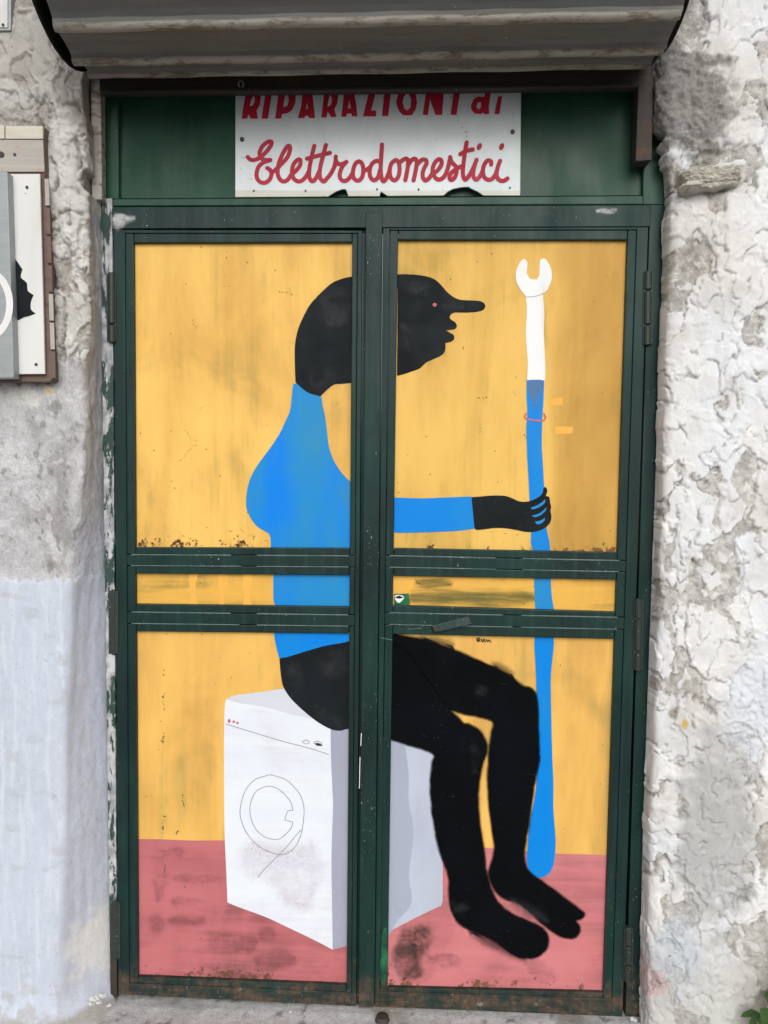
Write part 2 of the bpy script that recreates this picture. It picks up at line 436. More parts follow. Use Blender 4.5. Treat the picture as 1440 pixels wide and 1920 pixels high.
RAILM = metal_mat('painted_rusty_rail', (0.30, 0.28, 0.25, 1), (0.44, 0.42, 0.38, 1), (0.10, 0.05, 0.036, 1), 0.7, 0.0, 2.4, 0.47)
RAILD = metal_mat('brown_rusty_rail', (0.045, 0.036, 0.03, 1), (0.07, 0.058, 0.05, 1), (0.12, 0.055, 0.035, 1), 0.7, 0.1, 1.8, 0.56)
HINGE = metal_mat('greenish_hinge_iron', (0.026, 0.036, 0.031, 1), (0.05, 0.062, 0.055, 1), (0.08, 0.06, 0.045, 1), 0.5, 0.3, 4.0, 0.58)
ZINC = metal_mat('galvanised_sheet', (0.26, 0.29, 0.30, 1), (0.40, 0.43, 0.44, 1), (0.22, 0.24, 0.24, 1), 0.45, 0.2, 3.0, 0.6)
SCREW = M('dark_screw_head', 0.5, 0.4, 0.4).col((0.05, 0.05, 0.05, 1)).mat
PLATE = M('end_plate_shadow_black', 0.9, 0.1).col((0.012, 0.011, 0.010, 1)).mat  # near-black: shadow of the roll's end cavity put into the plate colour
HOLE = M('keyhole_black', 0.9).col((0.01, 0.01, 0.01, 1)).mat
def sign_mat():
    g = M('white_sign_acrylic', 0.22, 0.5)
    z = g.z()[2]
    c = g.mix(g.rng(g.noise((4, 4, 3), 1, 4), 0.3, 0.7), L(214, 226, 228), L(226, 233, 238))
    fl = g.op('MULTIPLY', g.rng(g.noise((120, 120, 120), 1, 2), 0.70, 0.74), g.rng(g.noise((6, 6, 6), 1, 2), 0.5, 0.6))
    c = g.mix(fl, c, (0.12, 0.13, 0.12, 1))
    zb = at(700, 358, 0.004).z
    c = g.mix(g.rng(g.op('ADD', z, g.op('MULTIPLY', g.noise((30, 30, 30), 1, 3), 0.004)), zb, zb+0.006, 1, 0), c, L(206, 204, 192))
    g.col(c); g.rough(g.rng(g.noise((10, 10, 6), 1, 4), 0.3, 0.7, 0.18, 0.34))
    return g.mat
SIGNM = sign_mat()
REDL = paint_mat('red_letter_paint', L(196, 40, 66), L(186, 36, 58), L(205, 70, 90), True, 0.4, 0.4)
WHITE_SH = paint_mat('white_plastic_sheet', L(236, 236, 234), L(224, 224, 222), L(190, 187, 180), True, 0.55, 0.4, 0.02, 3.3)
WHITE_L = paint_mat('white_letter', L(245, 245, 245), L(238, 238, 238), L(225, 225, 225), True, 0.4, 0.4)
BROWNB = metal_mat('rusty_board', (0.13, 0.088, 0.072, 1), (0.20, 0.14, 0.12, 1), (0.10, 0.055, 0.045, 1), 0.75, 0.0, 2.5, 0.5)
GREYB = metal_mat('weathered_board', (0.33, 0.30, 0.265, 1), (0.56, 0.53, 0.48, 1), (0.30, 0.17, 0.12, 1), 0.8, 0.0, 2.6, 0.58)
TILE = paint_mat('cream_tile', L(226, 220, 206), L(200, 192, 176), L(150, 138, 122), False, 0.8, 0.5)

def wall_mat(name, fine=1.0):
    g = M(name, 0.85, 0.2)
    c = g.attr('tint', True)
    n = g.noise((45, 45, 38), 1, 6, 0.7); n2 = g.noise((190, 190, 190), 1, 4, 0.65)
    rg = g.attr('rug')
    h = g.t.nodes.new('ShaderNodeHueSaturation')
    g.set(h.inputs['Color'], c)
    v_ = g.op('SUBTRACT', g.op('MULTIPLY', g.rng(n, 0.3, 0.7, 0.84, 1.10), g.rng(n2, 0.3, 0.7, 0.88, 1.09)), 1.0)
    g.set(h.inputs['Value'], g.op('ADD', 1.0, g.op('MULTIPLY', v_, g.op('MINIMUM', g.op('ADD', rg, 0.08), 1.0))))
    c = h.outputs[0]
    pit = g.op('MULTIPLY', g.rng(g.noise((110, 110, 80), 1, 3, 0.6), 0.69, 0.73), g.rng(g.noise((9, 9, 7), 1, 3), 0.5, 0.62))
    c = g.mix(g.op('MULTIPLY', g.op('MULTIPLY', pit, 0.7*fine), rg), c, (0.12, 0.11, 0.095, 1))
    g.col(c)
    hh = g.op('ADD', g.op('MULTIPLY', n, 1.0), g.op('MULTIPLY', n2, 0.5))
    hh = g.op('SUBTRACT', hh, g.op('MULTIPLY', pit, 1.0))
    hh = g.op('MULTIPLY', hh, rg)
    g.bump(hh, 0.8, 0.005)
    return g.mat
WALLM = wall_mat('rough_plaster')

# ------------------------------------------------------------------ noise fields for the plaster
def _h(ix, iy, s):
    x = (ix.astype(np.int64)*374761393 + iy.astype(np.int64)*668265263 + s*1442695041) & 0xffffffff
    x = ((x ^ (x >> 13))*1274126177) & 0xffffffff
    x = ((x ^ (x >> 16))*2246822519) & 0xffffffff
    return ((x ^ (x >> 15)) & 0xffffff)/float(0xffffff)
def perl(x, y, s=0):
    ix, iy = np.floor(x), np.floor(y); fx, fy = x-ix, y-iy
    ux, uy = fx*fx*fx*(fx*(fx*6-15)+10), fy*fy*fy*(fy*(fy*6-15)+10)
    def g(dx, dy):
        a = _h(ix+dx, iy+dy, s)*2*math.pi
        return np.cos(a)*(fx-dx)+np.sin(a)*(fy-dy)
    a = g(0, 0)*(1-ux)+g(1, 0)*ux; b = g(0, 1)*(1-ux)+g(1, 1)*ux
    return (a*(1-uy)+b*uy)*1.45
def fbm(x, y, s=0, o=4, r=0.5):
    t = 0; a = 1; n = 0
    for k in range(o):
        t = t + a*perl(x*2**k+k*7.3, y*2**k-k*3.1, s+k); n += a; a *= r
    return t/n
def worley(x, y, s=0):
    """nearest-cell distance, edge distance, random per cell, tilt inside the cell"""
    ix, iy = np.floor(x), np.floor(y)
    d1 = np.full(x.shape, 9.0); d2 = np.full(x.shape, 9.0)
    r = np.zeros(x.shape); tl = np.zeros(x.shape)
    for dx in (-1, 0, 1):
        for dy in (-1, 0, 1):
            cx, cy = ix+dx, iy+dy
            px, py = cx+_h(cx, cy, s), cy+_h(cx, cy, s+1)
            d = np.hypot(px-x, py-y); m_ = d < d1
            an = _h(cx, cy, s+3)*2*math.pi
            t = np.cos(an)*(x-px)+np.sin(an)*(y-py)
            d2 = np.where(m_, d1, np.minimum(d2, d)); d1 = np.where(m_, d, d1)
            r = np.where(m_, _h(cx, cy, s+2), r); tl = np.where(m_, t, tl)
    return d1, d2-d1, r, tl
def sst(v, a, b):
    t = np.clip((v-a)/(b-a), 0, 1); return t*t*(3-2*t)
def trowel(X, Z, s, k=1.0):
    """hand-thrown plaster: smears that overlap in ragged, broken-off steps"""
    wx = X+0.034*perl(X*8, Z*6, s)+0.012*perl(X*26, Z*22, s+1)+0.005*perl(X*70, Z*60, s+8)+0.002*perl(X*160, Z*140, s+6)
    wz = Z+0.034*perl(X*7, Z*8, s+2)+0.012*perl(X*24, Z*26, s+3)+0.005*perl(X*66, Z*70, s+9)+0.002*perl(X*150, Z*150, s+7)
    h = 0.011*fbm(X*3.1, Z*2.3, s+40, 3)+0.0035*fbm(wx*14, wz*9, s+41, 3)
    tone = 0; line = 0
    for f, amp, d, q in ((7, .0060, .055, 50), (15, .0042, .06, 60), (31, .0024, .08, 70), (64, .0012, .12, 80)):
        p = perl(wx*f*k, wz*f*0.68*k, s+q)
        mk = sst(fbm(X*f*0.55, Z*f*0.45, s+q+1, 2), -0.12, 0.30)
        h = h+amp*mk*np.tanh(p/d)
        tone = tone+(amp/.006)**0.5*mk*np.tanh(p/d)*0.5
        line = np.maximum(line, mk*np.exp(-((p+0.6*d)/(d*0.55))**2)*(1 if f < 40 else 0.6))
    h = h+0.0012*fbm(X*85, Z*70, s+90, 3)
    _, e2, r2, _ = worley(wx*16*k, wz*11*k, s+20)
    return h, np.clip(0.5+tone*0.5, 0, 1), r2, np.ones_like(X), e2, line
def mottle(X, Z, s):
    """where a thin white coat covers, and where it has scraped or flaked off"""
    wx = X+0.02*perl(X*16, Z*12, s)+0.008*perl(X*48, Z*40, s+1)+0.004*perl(X*120, Z*110, s+2)
    wz = Z+0.02*perl(X*14, Z*14, s+3)+0.008*perl(X*44, Z*44, s+4)+0.004*perl(X*110, Z*120, s+5)
    a = fbm(wx*9, wz*6, s+6, 3); b = perl(wx*24, wz*16, s+8); c = perl(wx*58, wz*40, s+9)
    return sst(a+0.35*b+0.2*c, -0.06, 0.03), sst(b+0.5*c+0.5*a, 0.10, 0.18), sst(c+0.5*b+0.3*a, 0.34, 0.42)
def plates(X, Z, s, k=1.0, cover=0.0):
    """smooth trowelled plates of white plaster over a crumbly, dirty coat"""
    wx = X+0.030*perl(X*9, Z*7, s)+0.011*perl(X*30, Z*24, s+1)+0.005*perl(X*80, Z*70, s+2)+0.0022*perl(X*170, Z*150, s+11)
    wz = Z+0.030*perl(X*8, Z*8, s+3)+0.011*perl(X*28, Z*28, s+4)+0.005*perl(X*76, Z*76, s+5)+0.0022*perl(X*160, Z*160, s+12)
    a = fbm(wx*8*k, wz*5*k, s+6, 3)+cover; b = fbm(wx*15*k+5, wz*10*k, s+7, 3)+cover*0.7
    c = fbm(wx*30*k+9, wz*22*k, s+8, 2)
    p1, p2, p3 = sst(a, 0.02, 0.05), sst(b, 0.12, 0.15), sst(c, 0.30, 0.34)
    plate = np.maximum(np.maximum(p1, p2), 0.8*p3)
    brk = sst(fbm(X*34, Z*30, s+9, 3), -0.12, 0.22)
    line = np.maximum(np.exp(-((a-0.008)/0.020)**2)*(1-p1*0.6), np.exp(-((b-0.105)/0.024)**2)*(1-p2*0.6))*brk*(1-p3)
    crumb = fbm(X*48, Z*42, s+10, 5, 0.6)
    H = 0.0042*p1+0.0032*p2+0.0018*p3+(1-plate)*(0.0042*crumb)-0.0030*line
    H = H+0.0030*fbm(wx*11, wz*7, s+13, 2)+plate*0.0006*fbm(X*60, Z*26, s+14, 2)
    return H, plate, p1, line, crumb
def smooth_rows(A, sig):
    k = np.arange(-3*sig, 3*sig+1); g = np.exp(-0.5*(k/sig)**2); g /= g.sum()
    n = len(k)//2
    P = np.concatenate([np.repeat(A[:, :1], n, 1), A, np.repeat(A[:, -1:], n, 1)], 1)
    out = np.zeros_like(A)
    for i, wt in enumerate(g): out += wt*P[:, i:i+A.shape[1]]
    return out
def grid_mesh(name, P, tint, rug, mat, parent):
    nz, nu = P.shape[:2]
    me = bpy.data.meshes.new(name)
    nf = (nz-1)*(nu-1)
    me.vertices.add(nz*nu); me.vertices.foreach_set('co', P.reshape(-1).astype(np.float32))
    idx = np.arange(nz*nu).reshape(nz, nu)
    q = np.stack([idx[:-1, :-1], idx[:-1, 1:], idx[1:, 1:], idx[1:, :-1]], -1).reshape(-1)
    me.loops.add(nf*4); me.loops.foreach_set('vertex_index', q.astype(np.int32))
    me.polygons.add(nf); me.polygons.foreach_set('loop_start', (np.arange(nf)*4).astype(np.int32))
    me.polygons.foreach_set('use_smooth', np.ones(nf, bool))
    me.update(calc_edges=True); me.validate()
    a = me.attributes.new('tint', 'FLOAT_COLOR', 'POINT')
    c = np.ones((nz, nu, 4), np.float32); c[..., :3] = tint
    a.data.foreach_set('color', c.reshape(-1))
    b = me.attributes.new('rug', 'FLOAT', 'POINT'); b.data.foreach_set('value', rug.reshape(-1).astype(np.float32))
    me.materials.append(mat)
    return put(bpy.data.objects.new(name, me), parent)
def normals(P):
    du = np.gradient(P, axis=1); dz = np.gradient(P, axis=0)
    n = np.cross(du, dz); return n/np.linalg.norm(n, axis=2, keepdims=True)
def lerp3(a, b, t): return a+(b-a)*t[..., None]
def C3(*c): return np.array(c, float)
FRONT = -0.080        # the wall's face in front of the door plane
def zpx(v, px=100, Y=FRONT): return at(px, v, Y).z
def curve_x(tab, zs, Y):
    """x along the height from a table of (frame row, frame column) on plane y = Y"""
    p = sorted(((at(c, r, Y).z, at(c, r, Y).x) for r, c in tab))
    return np.interp(zs, [a for a, b in p], [b for a, b in p])
def blob(X, Z, px, py, rx, ry, s, Y=FRONT, rag=0.5, fr=18, soft=0.35):
    c = at(px, py, Y); k = 0.00128
    d = np.hypot((X-c.x)/(rx*k), (Z-c.z)/(ry*k))
    return 1-sst(d+rag*fbm(X*fr, Z*fr, s, 4), 1-soft, 1+soft)

def groove(X, Z, lines, wpx, s, Y=FRONT):
    k = wpx*0.00128; out = np.zeros(X.shape)
    wx = X+0.006*perl(X*45, Z*45, s)+0.003*perl(X*120, Z*120, s+1); wz = Z+0.006*perl(X*45, Z*45, s+2)+0.003*perl(X*120, Z*120, s+3)
    for ln in lines:
        p = [at(a, b, Y) for a, b in ln]
        for a, b in zip(p, p[1:]):
            dx, dz = b.x-a.x, b.z-a.z; L2 = dx*dx+dz*dz+1e-12
            x0, x1 = min(a.x, b.x)-0.03, max(a.x, b.x)+0.03; z0, z1 = min(a.z, b.z)-0.03, max(a.z, b.z)+0.03
            m_ = (X > x0) & (X < x1) & (Z > z0) & (Z < z1)
            if not m_.any(): continue
            u, v = wx[m_], wz[m_]
            t = np.clip(((u-a.x)*dx+(v-a.z)*dz)/L2, 0, 1)
            d = np.hypot(u-a.x-t*dx, v-a.z-t*dz)
            out[m_] = np.maximum(out[m_], np.exp(-(d/k)**2))
    return out*(0.45+0.55*sst(fbm(X*30, Z*30, s+5, 2), -0.3, 0.2))
GROOVES_L = [[(62, 50), (60, 75), (66, 90), (76, 102), (92, 118), (96, 134), (86, 146)], [(50, 78), (66, 82)], [(0, 148), (40, 152), (55, 145), (66, 128)], [(78, 170), (68, 200), (74, 228), (88, 250)],
  [(95, 212), (118, 206), (140, 196), (160, 205)], [(97, 415), (115, 403), (134, 398), (156, 403)], [(133, 404), (134, 422)], [(108, 432), (118, 425)], [(131, 453), (133, 500)], [(134, 531), (150, 550), (172, 572)],
  [(140, 262), (150, 290), (148, 320)], [(100, 300), (112, 330), (106, 362)], [(120, 355), (140, 352), (150, 366)], [(120, 560), (124, 600), (118, 640)], [(96, 500), (104, 540)]]
GROOVES_R = [[(1228, 278), (1262, 266), (1272, 250), (1300, 238), (1345, 232)], [(1378, 234), (1404, 222), (1432, 226)], [(1383, 454), (1398, 464), (1406, 469)], [(1290, 686), (1297, 701), (1312, 709)], [(1376, 700), (1374, 727), (1391, 735)],
  [(1417, 742), (1436, 765)], [(1264, 720), (1267, 745), (1273, 772)], [(1276, 790), (1284, 805), (1299, 828)], [(1340, 480), (1330, 505), (1340, 530)], [(1300, 560), (1318, 590), (1345, 588)], [(1370, 640), (1385, 655), (1380, 672)],
  [(1276, 355), (1295, 362), (1335, 358), (1380, 350)], [(1290, 380), (1310, 392), (1308, 410)], [(1380, 845), (1388, 858)], [(1270, 905), (1300, 915), (1330, 905)], [(1350, 930), (1372, 940), (1395, 930)], [(1230, 980), (1250, 995)],  # first run: edge shadow below the stone, put in as a darkened groove
  [(1288, 1010), (1300, 1035), (1325, 1040)], [(1365, 1060), (1400, 1052)], [(1262, 1150), (1290, 1162), (1286, 1190)], [(1330, 1210), (1352, 1196), (1380, 1204)], [(1305, 1400), (1318, 1408)], [(1372, 1432), (1400, 1420), (1432, 1406)],
  [(1240, 1420), (1262, 1416)], [(1328, 1480), (1345, 1492)], [(1275, 1565), (1288, 1588)], [(1345, 1610), (1362, 1628), (1378, 1640)], [(1270, 1620), (1262, 1600)], [(1320, 1745), (1345, 1738), (1366, 1730)], [(1400, 1480), (1412, 1520), (1405, 1560)],
  [(1385, 1690), (1372, 1730), (1360, 1770)], [(1300, 120), (1310, 90), (1340, 60)], [(1380, 110), (1365, 150), (1350, 180)]]
ZS = np.concatenate([np.arange(-0.06, 2.46, 0.0030), np.linspace(2.47, 3.4, 40)])

def build_left_wall():
    th = thing('plaster_wall', (-0.3, FRONT, 0), 'wall left of the door with flaking plaster above a smooth pale blue-white dado', 'wall')
    zs = ZS
    xa = curve_x([(0, 165), (140, 170), (380, 187), (700, 191), (1050, 195), (1300, 196), (1600, 202), (1850, 209), (1950, 212)], zs, 0.0)
    xb = curve_x([(0, 130), (60, 150), (140, 160), (380, 163), (560, 168), (640, 166), (700, 153), (800, 160), (860, 158), (950, 148), (1000, 140), (1080, 135),
                  (1150, 130), (1300, 121), (1400, 118), (1600, 117), (1700, 112), (1800, 108), (1880, 104), (1950, 100)], zs, FRONT)
    xb = xb+0.004*perl(zs*9, zs*0+2.2, 3)
    rv = np.linspace(0, 1, 42)
    fr = np.concatenate([np.arange(0.0022, 0.34, 0.0024), 0.34+np.cumsum(np.linspace(0.004, 0.10, 44))])
    nu = len(rv)+len(fr); nz = len(zs)
    P = np.zeros((nz, nu, 3))
    ya, yb = 0.035, FRONT
    P[:, :42, 0] = xa[:, None]*(1-rv)+xb[:, None]*rv; P[:, :42, 1] = ya*(1-rv)+yb*rv
    P[:, 42:, 0] = xb[:, None]-fr[None, :]; P[:, 42:, 1] = yb
    for k in (0, 1): P[..., k] = smooth_rows(P[..., k], 5)
    P[..., 2] = zs[:, None]
    Pn = normals(P)
    if Pn[..., 1].mean() > 0: Pn = -Pn
    uu = np.broadcast_to(np.concatenate([(rv-1)*0.13, fr])[None, :], (nz, nu))   # arc length from the corner
    Z = P[..., 2]; X = -uu
    XX = P[..., 0]
    h, r1, r2, e1, e2, cr = trowel(X, Z, 11)
    zd = zpx(1088)+0.007*perl(X*14, Z*0, 7)+0.004*perl(X*60, Z*0, 8)
    dado = 1-sst(Z+0.010*fbm(X*34, Z*40, 9, 4), zd-0.006, zd+0.006)                       # smooth painted band below
    rev = 1-sst(uu, -0.035, 0.0)                               # the splayed side of the opening
    low = 1-sst(Z, zpx(720), zpx(640))                         # calmer render under the boards
    up = 1-low
    rough_up = up*(1-rev)
    calm = 0.0016*fbm(X*22, Z*9, 21, 4)+0.0035*fbm(X*5, Z*3, 22, 3)
    pits = sst(fbm(X*60, Z*42, 23, 3), 0.25, 0.45)*sst(fbm(X*9, Z*5, 24, 2), -0.1, 0.3)
    mid = calm-0.0022*pits+0.30*h
    smo = 0.0011*fbm(X*55, Z*30, 25, 4)+0.003*fbm(X*4, Z*2.4, 26, 2)+0.003
    hp_, plate, p1, line, crumb = plates(XX, Z, 600, 1.25, 0.05)
    upper = 0.40*h+1.0*hp_
    H = upper*rough_up+mid*low
    H = H*(1-dado)+smo*dado
    # the reveal: long vertical trowel strokes
    rv_h = 0.0022*fbm(X*20+0.25*perl(X*9, Z*3, 29), Z*1.7, 27, 3)+0.0020*fbm(X*38, Z*16, 28, 4)+0.30*h*sst(Z, zpx(1150), zpx(800))+0.05*h
    H = H*(1-rev*0.85)+rv_h*rev*0.85
    # broken-off plaster: hollow beside the guide rail, hole, thick white lumps
    q1, q2, q3 = mottle(XX, Z, 400)
    H = H+(0.0022*q2-0.0014*q1-0.002*q3)*rough_up+(0.0008*q2-0.001*q3)*low*(1-dado)*(1-rev)
    gv = groove(XX, Z, GROOVES_L, 3.4, 130)*(1-rev)
    H = H-0.009*gv
    lump = blob(XX, Z, 142, 430, 28, 45, 31)+blob(XX, Z, 112, 330, 26, 80, 32)*0.8+blob(XX, Z, 130, 250, 24, 60, 33)
    lump = np.clip(lump, 0, 1)*(1-rev)
    hollow = blob(XX, Z, 160, 170, 30, 40, 34)+blob(XX, Z, 162, 337, 9, 17, 35, rag=0.3)*1.5
    hollow = np.clip(hollow, 0, 1.5)
    flat_ = blob(XX, Z, 40, 100, 62, 56, 63, rag=0.3)*(1-rev)
    H = H*(1-0.85*flat_)+0.006*flat_
    H = H+0.006*lump-0.010*hollow
    flake = sst(fbm(XX*11, Z*11, 36, 4)+0.5*blob(XX, Z, 50, 130, 70, 90, 37), 0.30, 0.34)*sst(Z, zpx(250), zpx(200))
    H = H+0.007*flake
    # mortar fillet where the wall meets the pavement
    fil = np.exp(-np.clip(Z+0.02, 0, 1)/0.022)
    H = H+0.07*fil*(0.8+0.5*fbm(X*12, Z*12, 38, 3))
    edge = np.ones((nz, nu)); edge[:, :6] = np.linspace(0, 1, 6)
    P = P+Pn*(H*edge)[..., None]
    # colours of the plaster, plus one glare patch put into them
    n1 = fbm(XX*7, Z*5, 41, 5); n2 = fbm(XX*24, Z*20, 42, 4)
    Tp = lerp3(np.broadcast_to(C3(.64, .63, .60), P.shape), C3(.53, .515, .485), sst(n1, -0.1, 0.3))
    Tr_ = lerp3(np.broadcast_to(C3(.42, .395, .36), P.shape), C3(.30, .28, .25), sst(n2, -0.1, 0.3))
    Tr_ = lerp3(Tr_, C3(.60, .59, .56), 0.7*sst(crumb, 0.06, 0.22))
    Tr_ = lerp3(Tr_, C3(.17, .155, .135), 0.65*sst(-crumb, 0.14, 0.32))
    T = lerp3(Tr_, Tp, plate)
    T = lerp3(T, C3(.16, .145, .125), 0.7*line)
    T = lerp3(T, lerp3(np.broadcast_to(C3(.47, .435, .39), P.shape), C3(.40, .37, .33), sst(fbm(XX*16, Z*5, 64, 3), -0.1, 0.3)), 0.95*blob(XX, Z, 40, 100, 62, 56, 63, rag=0.3))
    colm = blob(XX, Z, 130, 330, 34, 66, 58, rag=0.4)
    T = lerp3(T, C3(.56, .55, .53), 0.8*colm)
    T = lerp3(T, C3(.72, .71, .69), 0.9*blob(XX, Z, 117, 240, 17, 34, 59, rag=0.6))
    T = lerp3(T, C3(.34, .32, .29), 0.8*blob(XX, Z, 94, 275, 12, 26, 60, rag=0.6))
    T = lerp3(T, C3(.70, .69, .67), 0.8*blob(XX, Z, 146, 470, 13, 80, 61, rag=0.8))  # glare beside the opening, put into the colour as a pale streak
    T = lerp3(T, C3(.66, .65, .63), 0.8*blob(XX, Z, 24, 178, 46, 24, 62, rag=0.6))
    T = lerp3(T, C3(.16, .145, .125), 0.55*hollow.clip(0, 1))
    T = lerp3(T, C3(.64, .63, .61), 0.8*lump)
    T = lerp3(T, C3(.15, .13, .11), 0.85*gv)
    T = lerp3(T, C3(.23, .215, .195), 0.85*np.clip(blob(XX, Z, 158, 200, 26, 50, 56, rag=0.8)+blob(XX, Z, 120, 150, 20, 40, 57, rag=0.9), 0, 1))
    T = lerp3(T, C3(.42, .40, .37), 0.75*sst(Z, zpx(235), zpx(215))*(1-flake)*(1-lump))
    T = lerp3(T, C3(.50, .485, .455), 0.7*flake)
    # calmer grey-white band with mould spots
    Tm = lerp3(np.broadcast_to(C3(.53, .53, .545), P.shape), C3(.37, .36, .36), sst(fbm(XX*9, Z*4.5, 43, 5), 0.0, 0.4))
    Tm = lerp3(Tm, C3(.62, .62, .63), 0.8*sst(fbm(XX*20, Z*9, 44, 4), 0.12, 0.4))
    Tm = lerp3(Tm, C3(.62, .62, .635), 0.5*q2)
    mould = sst(fbm(XX*46, Z*26, 45, 4)+0.35*fbm(XX*8, Z*4, 46, 3), 0.24, 0.40)
    Tm = lerp3(Tm, C3(.20, .185, .165), 0.62*mould)
    T = lerp3(T, Tm, low)
    Td = lerp3(np.broadcast_to(C3(.56, .615, .715), P.shape), C3(.53, .58, .675), sst(fbm(XX*5, Z*3, 47, 3), -0.1, 0.35))
    Td = lerp3(Td, C3(.66, .70, .78), 0.6*sst(fbm(XX*60, Z*7, 65, 4), 0.02, 0.35))
    Td = lerp3(Td, C3(.47, .49, .53), 0.5*sst(fbm(XX*10, Z*22, 66, 5), 0.22, 0.42))
    hl = np.exp(-(np.abs(perl(XX*6+0.25*perl(XX*40, Z*40, 68), Z*4.4, 67))/0.010)**2)*sst(perl(XX*5, Z*5, 69), 0.15, 0.4)
    Td = lerp3(Td, C3(.36, .37, .39), 0.45*hl)
    spl = sst(fbm(XX*42, Z*30, 70, 4)+0.9*np.exp(-(Z+0.02)/0.10)-0.55, 0.0, 0.2)
    Td = lerp3(Td, C3(.42, .41, .39), 0.55*spl)
    sp2 = sst(fbm(XX*110, Z*110, 72, 2), 0.48, 0.56)
    Td = lerp3(Td, C3(.40, .40, .41), 0.6*sp2)
    T = lerp3(T, Td, dado)
    # the reveal: grey cement above, bluish wash below
    Tr = lerp3(np.broadcast_to(C3(.41, .41, .425), P.shape), C3(.50, .50, .52), sst(fbm(X*40, Z*4, 48, 4), -0.2, 0.4))
    lowr = 1-sst(Z, zpx(1150), zpx(900))
    Tr = lerp3(Tr, C3(.56, .60, .70), lowr*(0.75+0.25*sst(fbm(X*40, Z*3, 49, 3), -0.1, 0.3)))
    Tr = lerp3(Tr, C3(.62, .62, .62), 0.8*sst(fbm(X*26, Z*12, 50, 4), 0.22, 0.34)*sst(Z, zpx(1000), zpx(760)))
    T = lerp3(T, Tr, sst(-uu+0.016*fbm(XX*14, Z*9, 51, 5), -0.004, 0.016)*sst(-Z, -zpx(375), -zpx(400)))
    # bare white patch low on the corner, dirt by the ground
    bare = blob(XX, Z, 150, 1800, 34, 62, 52, rag=0.9)
    T = lerp3(T, C3(.70, .69, .67), 0.9*bare)
    T = lerp3(T, C3(.40, .39, .36), sst(fil+0.25*fbm(XX*20, Z*20, 53, 3), 0.30, 0.55))
    T = lerp3(T, C3(.70, .60, .34), 0.8*blob(XX, Z, 93, 733, 8, 9, 54))
    T = lerp3(T, C3(.70, .69, .66), 0.8*blob(XX, Z, 40, 745, 60, 16, 55, rag=1.1))
    rug = (1-0.5*plate*rough_up)*(1-0.78*dado*(1-0.45*rev)*(1-fil.clip(0, 1)))
    rug = rug*(1-0.35*rev)
    grid_mesh('plaster', P, T, rug, WALLM, th)
    # wall above the opening, behind the roll
    prism_xz('lintel', [(-0.2, 2.42), (1.5, 2.42), (1.5, 3.4), (-0.2, 3.4)], 0.03, 0.30, flatwall, th, bevel=0)
    # fallen plaster still stuck to the foot of the wall
    for (a, b, r) in ((178, 1872, 9), (192, 1866, 7), (170, 1881, 6), (186, 1880, 5)):
        lump_obj('plaster_lump', at(a, b, -0.065), r*0.0013, LUMP, th)
    return th
def lump_obj(name, c, r, mat, parent=None, flat=0.6):
    bm = bmesh.new(); bmesh.ops.create_icosphere(bm, subdivisions=2, radius=r)
    sd_ = random.random()*50
    for v in bm.verts:
        n = v.co.normalized()
        k = 1+0.35*math.sin(n.x*3.1+sd_)*math.cos(n.y*2.7+sd_*2)+0.18*math.sin(n.z*7+n.x*5+sd_)
        v.co = Vector((v.co.x*k, v.co.y*k*0.8, v.co.z*k*flat)) + Vector(c)
    return bmobj(name, bm, mat, parent, smooth=False)
flatwall = M('plain_plaster', 0.9, 0.2).col((0.35, 0.34, 0.32, 1)).mat
_l = M('white_plaster_lump', 0.9, 0.2); LUMP = _l.col(_l.mix(_l.noise((90, 90, 90), 1, 4), (.5, .5, .49, 1), (.72, .72, .71, 1))).bump(_l.noise((200, 200, 200), 1, 4), 0.6, 0.002).mat
_s = M('cream_stone', 0.9, 0.2); STONE = _s.col(_s.mix(_s.rng(_s.noise((40, 40, 60), 1, 5, 0.7), 0.3, 0.7), (.50, .465, .385, 1), (.76, .735, .655, 1))).bump(_s.noise((140, 140, 160), 1, 6, 0.8), 1.0, 0.006).mat

